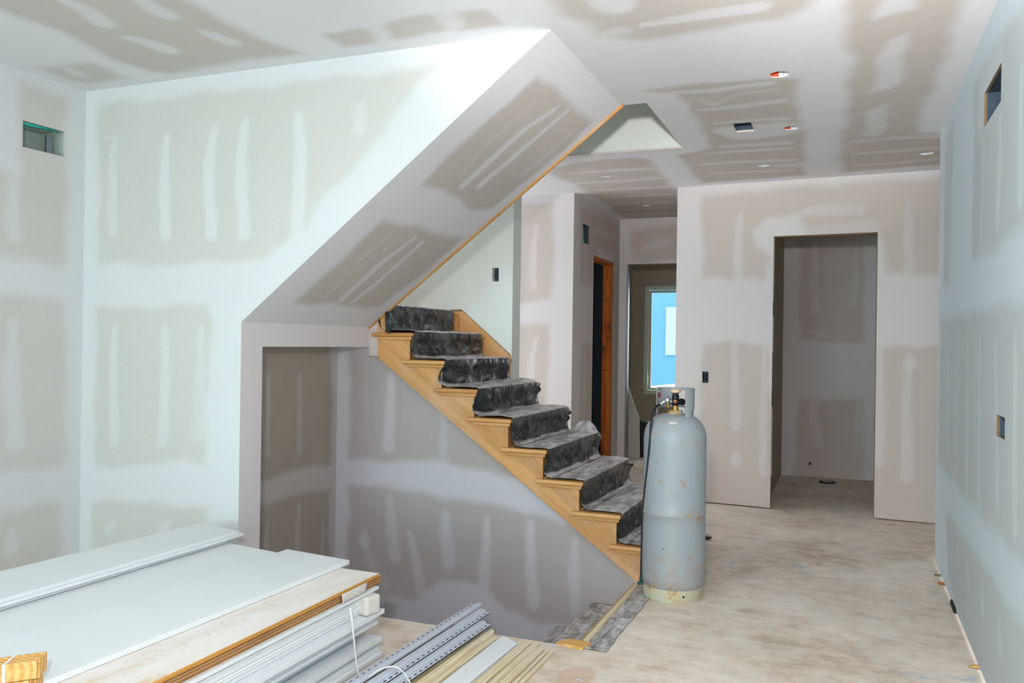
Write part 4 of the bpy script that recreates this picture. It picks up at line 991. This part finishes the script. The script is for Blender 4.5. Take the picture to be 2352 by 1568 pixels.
# =================================================================== CUT-OUTS AND FITTINGS
def open_box(name, o, u, v, n, u0, u1, v0, v1, depth, mat, label=None, cat=None, parent=None):
    """five-sided box set into a wall opening; n points to the room"""
    o, u, v, n = [np.array(q, float) for q in (o, u, v, n)]
    def pt(a, b2, c): return tuple(o+a*u+b2*v-c*n)
    m = MB(); vs = [pt(a, b2, c) for c in (0.008, depth) for a, b2 in ((u0, v0), (u1, v0), (u1, v1), (u0, v1))]
    m.add(vs, [(4, 5, 6, 7), (0, 1, 5, 4), (1, 2, 6, 5), (2, 3, 7, 6), (3, 0, 4, 7)])
    ob = m.build(name, mat, parent, loc=tuple(o+(u0+u1)/2*u+(v0+v1)/2*v-depth/2*n)); ob.modifiers.new('t', 'SOLIDIFY').thickness = 0.002
    if label: tag(ob, label, cat)
    return ob
v_ = open_box('vent_duct', (XW, 0, 0), Y_, Z_, X_, 3.432, 3.726, 2.604, 2.766, 0.22, DUCT, 'open metal vent duct in the left room wall', 'vent')
m = MB(); m.prism([(3.44, 2.757), (3.44, 2.742), (3.52, 2.744), (3.60, 2.753), (3.70, 2.757)], 0, XW-0.05, XW-0.008); m.build('green_lining', DUCTG, v_)
m = MB(); m.box(XW-0.10, XW-0.085, 3.66, 3.70, 2.61, 2.74); m.build('damper', GALV, v_)
v_ = open_box('vent_duct', (XR, 0, 0), Y_, Z_, (-1, 0, 0), 4.086, 4.566, 2.57, 2.745, 0.22, BOXBLUE, 'open metal vent duct high on the right wall', 'vent')
m = MB(); m.box(XR+0.19, XR+0.21, 4.09, 4.56, 2.63, 2.645); m.build('damper', DARKBLUE, v_)
v_ = open_box('vent_duct', (-2.606, 0, 0), Y_, Z_, X_, 8.465, 8.71, 2.58, 2.79, 0.2, BOXBLUE, 'small open vent hole above the hall doorway', 'vent')
m = MB(); vs = [(-2.66-0.02*math.sin(i*1.7), 8.52+0.012*i, 2.60+0.165*((i % 2))) for i in range(14)]
m.add(vs, [(i, i+1, i+2) for i in range(12)]); m.build('plastic_flap', DUCTG, v_)
def outlet(o, u, v, n, u0, u1, v0, v1, label):
    b_ = open_box('outlet_box', o, u, v, n, u0, u1, v0, v1, 0.06, BOXBLUE, label, 'outlet box')
    o, u, v, n = [np.array(q, float) for q in (o, u, v, n)]
    m = MB(); um = (u0+u1)/2
    for k in range(2):
        pts = [o+(um+0.012*(k*2-1)+0.01*math.sin(t*2+k))*u+(v0+(v1-v0)*(0.2+0.6*t/6))*v-n*(0.045-0.025*math.sin(t/6*math.pi)) for t in range(7)]
        m.tube(pts, 0.003, 6)
    m.build('cable', LABW if 'right wall' in label else DARK, b_)
    return b_
outlet((0, 6.53, 0), X_, Z_, (0, -1, 0), -2.812, -2.746, 2.027, 2.148, 'dark electrical box in the white wall above the stair')
p0 = (hitp(1613,880,O3,N3)-O3)@U3; p1 = (hitp(1627,880,O3,N3)-O3)@U3
outlet(O3, U3, Z_, N3, p0-.002, p1+.002, hitp(1620,879,O3,N3)[2]-.002, hitp(1620,853,O3,N3)[2]+.002, 'dark electrical box in the far wall left of the doorway')
outlet((XR, 0, 0), Y_, Z_, (-1, 0, 0), hit(2308,975,0,XR)[1]-.002, hit(2289,975,0,XR)[1]+.002, hit(2298,1005,0,XR)[2]-.002, hit(2298,955,0,XR)[2]+.002, 'electrical box cut into the right wall')
outlet((-2.606, 0, 0), Y_, Z_, X_, 9.80, 9.83, 1.16, 1.28, 'narrow switch box beside the hall doorway')
b_ = open_box('ceiling_box', (0, 0, HC), X_, Y_, (0, 0, -1), jb0[0]-.003, jb0[1]+.003, jb0[2]-.003, jb0[3]+.003, 0.12, BOXBLUE, 'square dark fan box cut into the ceiling', 'ceiling box')
m = MB(); m.box(jb0[0]+.03, jb0[0]+.034, jb0[2]+.01, jb0[3]-.01, HC+.05, HC+.11); m.build('divider', DARK, b_)
lab = ['white recessed light hole in the ceiling, largest and nearest of them', 'white recessed light hole just right of the square ceiling box', 'white recessed light hole between the ceiling box and the far wall',
       'white recessed light hole left, just beyond the triangular ceiling opening', 'white recessed light hole deepest in the hall ceiling', 'white recessed light hole in the ceiling by the right wall']
for i, (cx_, cy_, r) in enumerate(cc):
    m = MB(); m.lathe([(r*1.03, 0.001), (r*1.01, 0.014), (r*1.0, 0.06), (r*0.97, 0.075), (0.001, 0.078)], 32, (cx_, cy_, HC))
    o = m.build('recessed_light', CANW, loc=(cx_, cy_, HC)); tag(o, lab[i], 'recessed light', 'recessed light cans in the ceiling'); o.modifiers.new('t', 'SOLIDIFY').thickness = 0.002
    if i < 2:
        m = MB(); vs = []
        for w in np.linspace(math.radians(98), math.radians(160), 8):
            for zz in (0.004, 0.045): vs.append((cx_+r*0.965*math.cos(w), cy_+r*0.965*math.sin(w), HC+zz))
        m.add(vs, [(2*k, 2*k+2, 2*k+3, 2*k+1) for k in range(7)]); q = m.build('orange_sticker', ORANGE, o); q.modifiers.new('t', 'SOLIDIFY').thickness = 0.001
    m = MB(); m.box(cx_+r*0.3, cx_+r*0.36, cy_+r*0.6, cy_+r*0.75, HC+0.004, HC+0.05); m.build('clip', GALV, o)

# =================================================================== DOORWAYS, WINDOW, HALL
# raw door jamb of the closet doorway: torn board edge, stud, insulation
pj = np.array(O3)+U3*d0; pk = np.array(O3)+U3*d1
m = MB()
for i, (z0, z1, mt, q) in enumerate(((0.0, 0.30, 1, .004), (0.30, 0.95, 0, .0), (0.95, 1.12, 1, .006), (1.12, 1.46, 2, .002), (1.46, 1.80, 0, .0), (1.80, 1.93, 1, .006), (1.93, 2.10, 0, .002), (2.10, 2.535, 3, .0))):
    m.box(pj[0]-0.06, pj[0]+0.006-q, pj[1]+0.02, pj[1]+0.085+q, z0, z1, mt)
tag(m.build('trim_4', [TORN, PAPEREDGE, PINKINS, WOOD_BEAD], bevel=0.002), kind='structure')
m = MB(); m.box(pk[0]-0.004, pk[0]+0.05, pk[1]+0.02, pk[1]+0.11, 0, 2.535); m.box(pj[0]-0.05, pk[0]+0.05, pj[1]+0.02, pj[1]+0.12, 2.529, 2.60)
tag(m.build('trim_7', PAPEREDGE), kind='structure')
# hall doorway: orange stud and dark door slab
m = MB(); m.box(-2.736, -2.6065, 9.742, 9.79, 0, 2.49); st = m.build('door_2', WOOD_JAMB); tag(st, kind='structure')
m = MB(); m.box(-2.735, -2.607, 8.892, 9.742, 2.455, 2.489); m.build('door_head', WOOD_JAMB, st)
def scrib(strokes):
    m = MB()
    for s_ in strokes: m.tube([hit(x, y, 1, 9.7405) for x, y in s_], 0.0028, 6)
    m.build('marker_writing', INK, st)
scrib([[(1387,746),(1389,741),(1392,743),(1391,749),(1387,756),(1392,756)], [(1393,758),(1399,739)], [(1400,744),(1398,747),(1400,750),(1403,747),(1400,744)], [(1400,750),(1397,754),(1400,758),(1403,755),(1400,750)]])
scrib([[(1390,762),(1396,760),(1402,763)], [(1392,768),(1394,772)]])
scrib([[(1392,776),(1395,774),(1396,777),(1393,781),(1397,780)], [(1397,778),(1400,777)], [(1403,773),(1400,778),(1401,781),(1404,779),(1402,777)]])
scrib([[(1385,793),(1393,793),(1392,810),(1384,810),(1385,793)], [(1386,796),(1391,806)], [(1391,796),(1386,806)]])
scrib([[(1386,850),(1398,850)], [(1397,840),(1396,850)]])
scrib([[(1397,620),(1393,640)], [(1388,690),(1391,686),(1392,692)], [(1395,690),(1397,686),(1398,692)]])
m = MB(); m.box(-3.62, -2.74, 9.80, 9.842, 0.01, 2.50); d_ = m.build('door_1', DARKBLUE, bevel=0.003); tag(d_, kind='structure')
# hall end doorway trim and threshold
m = MB(); m.box(-2.53, -1.6, 9.99, 10.06, 0.0, 0.022); tag(m.build('trim_5', WOOD_BEAD), kind='structure')
m = MB(); m.box(-2.515, -2.495, 10.03, 10.10, 0.0, 2.49); tag(m.build('trim_6', GALV), kind='structure')
m = MB(); m.prism([(float(hit(x, y, 1, 10.9)[0]), float(hit(x, y, 1, 10.9)[2])) for x, y in ((1440,1062),(1440,880),(1454,922),(1468,962),(1469,1062))], 1, 10.9, 10.93)
tag(m.build('leaning_board', DW_W, bevel=0.002, loc=(-2.8, 10.9, 0)), 'pale cut board standing on edge beyond the hall end doorway', 'board')
m = MB(); cx_, _, _ = hit(1478,1020,1,11.2); 
m.lathe([(0.10, 0.0), (0.125, 0.02), (0.13, 0.30), (0.12, 0.42), (0.08, 0.47), (0.02, 0.49)], 20, (cx_, 11.2, 0)); bag = m.build('tool_bag', DARK, loc=(cx_, 11.2, 0)); tag(bag, 'dark bag on the floor beyond the hall end doorway', 'bag')
# window
win = MB(); fw = 0.055
for (a, b2, c, d) in ((wx0, wx1, wz0, wz0+fw), (wx0, wx1, wz1-fw, wz1), (wx0, wx0+fw, wz0+fw, wz1-fw), (wx1-fw, wx1, wz0+fw, wz1-fw)): win.box(a, b2, wy-0.02, wy+0.06, c, d)
w_ = win.build('window_1', PVC, bevel=0.006); tag(w_, kind='structure')
m = MB(); g = fw+0.006
for (a, b2, c, d) in ((wx0+g, wx1-g, wz0+g, wz0+g+0.035), (wx0+g, wx1-g, wz1-g-0.035, wz1-g), (wx0+g, wx0+g+0.035, wz0+g+0.035, wz1-g-0.035), (wx1-g-0.035, wx1-g, wz0+g+0.035, wz1-g-0.035)): m.box(a, b2, wy+0.01, wy+0.05, c, d)
m.build('window_sash', PVC, w_, bevel=0.004)
m = MB(); m.box(wx0+g+0.03, wx1-g-0.03, wy+0.03, wy+0.036, wz0+g+0.03, wz1-g-0.03); m.build('window_pane', GLASS, w_)
m = MB(); m.box(wx0+0.22, wx0+0.30, wy-0.03, wy+0.0, wz0+0.058, wz0+0.072); m.build('window_latch', DARK, w_)
# outside
m = MB(); m.box(-30, 20, 12.3, 60, -0.6, -0.5); tag(m.build('ground_outside', plain('snow', lin('#9fb9c4'), 0.9)), kind='structure')
hs = empty('house', (-8.0, 27, -0.5), 'blurred pale blue house outside the far window', 'house')
m = MB(); m.box(-13, -4.6, 26, 32, -0.5, 4.6); m.build('wall', HOUSEB, hs)
m = MB(); m.prism([(-13.3, 4.6), (-4.3, 4.6), (-8.8, 7.2)], 1, 25.7, 32.3); m.build('roof', HOUSEW, hs)
m = MB(); m.box(-5.25, -4.9, 25.95, 26.0, 1.2, 2.7); m.build('window', HOUSEW, hs)
# closet pipe stub and floor flange
p = hit(1860,1064,1,10.35)
m = MB(); m.tube([p+[0, 0.01, 0], p+[0, -0.06, 0]], 0.012, 12); m.tube([p+[0, -0.06, 0.0], p+[0.012, -0.075, 0.022]], 0.010, 10)
tag(m.build('pipe_stub', BOXBLUE, loc=tuple(p)), 'short capped pipe stub low on the closet back wall', 'pipe')
p = hit(1900,1108,2,0.0)
m = MB(); m.lathe([(0.055, 0.0), (0.09, 0.0), (0.09, 0.012), (0.062, 0.016), (0.055, 0.0)], 32, tuple(p)); fl_ = m.build('floor_drain', DARK, loc=tuple(p)); tag(fl_, 'round dark drain flange on the closet floor', 'drain')
m = MB(); m.lathe([(0.001, 0.012), (0.058, 0.013), (0.058, 0.001)], 24, tuple(p)); m.build('drain_cap', LABW, fl_)
# joint compound crumbs, shavings and dirt on the floor
rnd = random.Random(9)
def crumb(x, y, r, mat, label, name='plaster_crumb', grp=None, flat=0.35):
    p = hit(x, y, 2, 0); m = MB(); bm = bmesh.new(); bmesh.ops.create_icosphere(bm, subdivisions=1, radius=r)
    for v in bm.verts: v.co *= rnd.uniform(0.7, 1.25); v.co.z *= flat
    zmin = min(v.co.z for v in bm.verts); bm.verts.index_update()
    m.add([(v.co.x*rnd.uniform(.95, 1.05)*1.6+p[0], v.co.y+p[1], v.co.z-zmin+0.0005) for v in bm.verts], [tuple(v.index for v in f.verts) for f in bm.faces]); bm.free()
    return tag(m.build(name, mat, loc=tuple(p)), label, 'debris', grp)
for x, y, r, w in ((1612,1461,.010,'left one of the two white plaster crumbs side by side below the cylinder'),(1625,1461,.009,'right one of the two white plaster crumbs side by side below the cylinder'),
                   (1467,1467,.009,'white plaster crumb on the floor right of the sheeting strip'),(1331,1562,.012,'white plaster crumb on the floor at the bottom edge, right of the strips')):
    crumb(x, y, r, LABW, w, grp='plaster crumbs in front of the cylinder', flat=.2)
for x, y, r, w in ((2148,1312,.016,'largest white plaster crumb, against the foot of the right wall'),(2160,1372,.010,'white plaster crumb by the right wall, closest to the black slot'),
                   (2135,1345,.009,'smallest white plaster crumb a step away from the right wall'),(2120,1285,.010,'farthest white plaster crumb on the floor near the right wall end')):
    crumb(x, y, r, LABW, w, grp='plaster crumbs by the right wall', flat=.25)
crumb(2166,1343,.022, WOOD_JAMB, 'brown wood splinter against the base of the right wall', 'wood_splinter')
crumb(2156,1322,.018, PAPEREDGE, 'torn brown board scrap by the right wall near its far end', 'board_scrap')
crumb(2243,1535,.022, WOOD_PINE, 'tan wood shaving by the right wall in the near corner', 'wood_splinter')
crumb(1624,1240,.030, SHEET2, 'dark sheeting scrap on the floor just behind the cylinder', 'sheeting_scrap', flat=.8)
m = MB(); a = hit(2187,1381,0,XR-0.001); b2 = hit(2196,1401,0,XR-0.001); m.box(XR-0.012, XR+0.01, b2[1], a[1], 0.001, 0.028)
tag(m.build('floor_gap', DARK, loc=(XR, float(a[1]), 0)), 'short black slot at the foot of the right wall', 'gap')
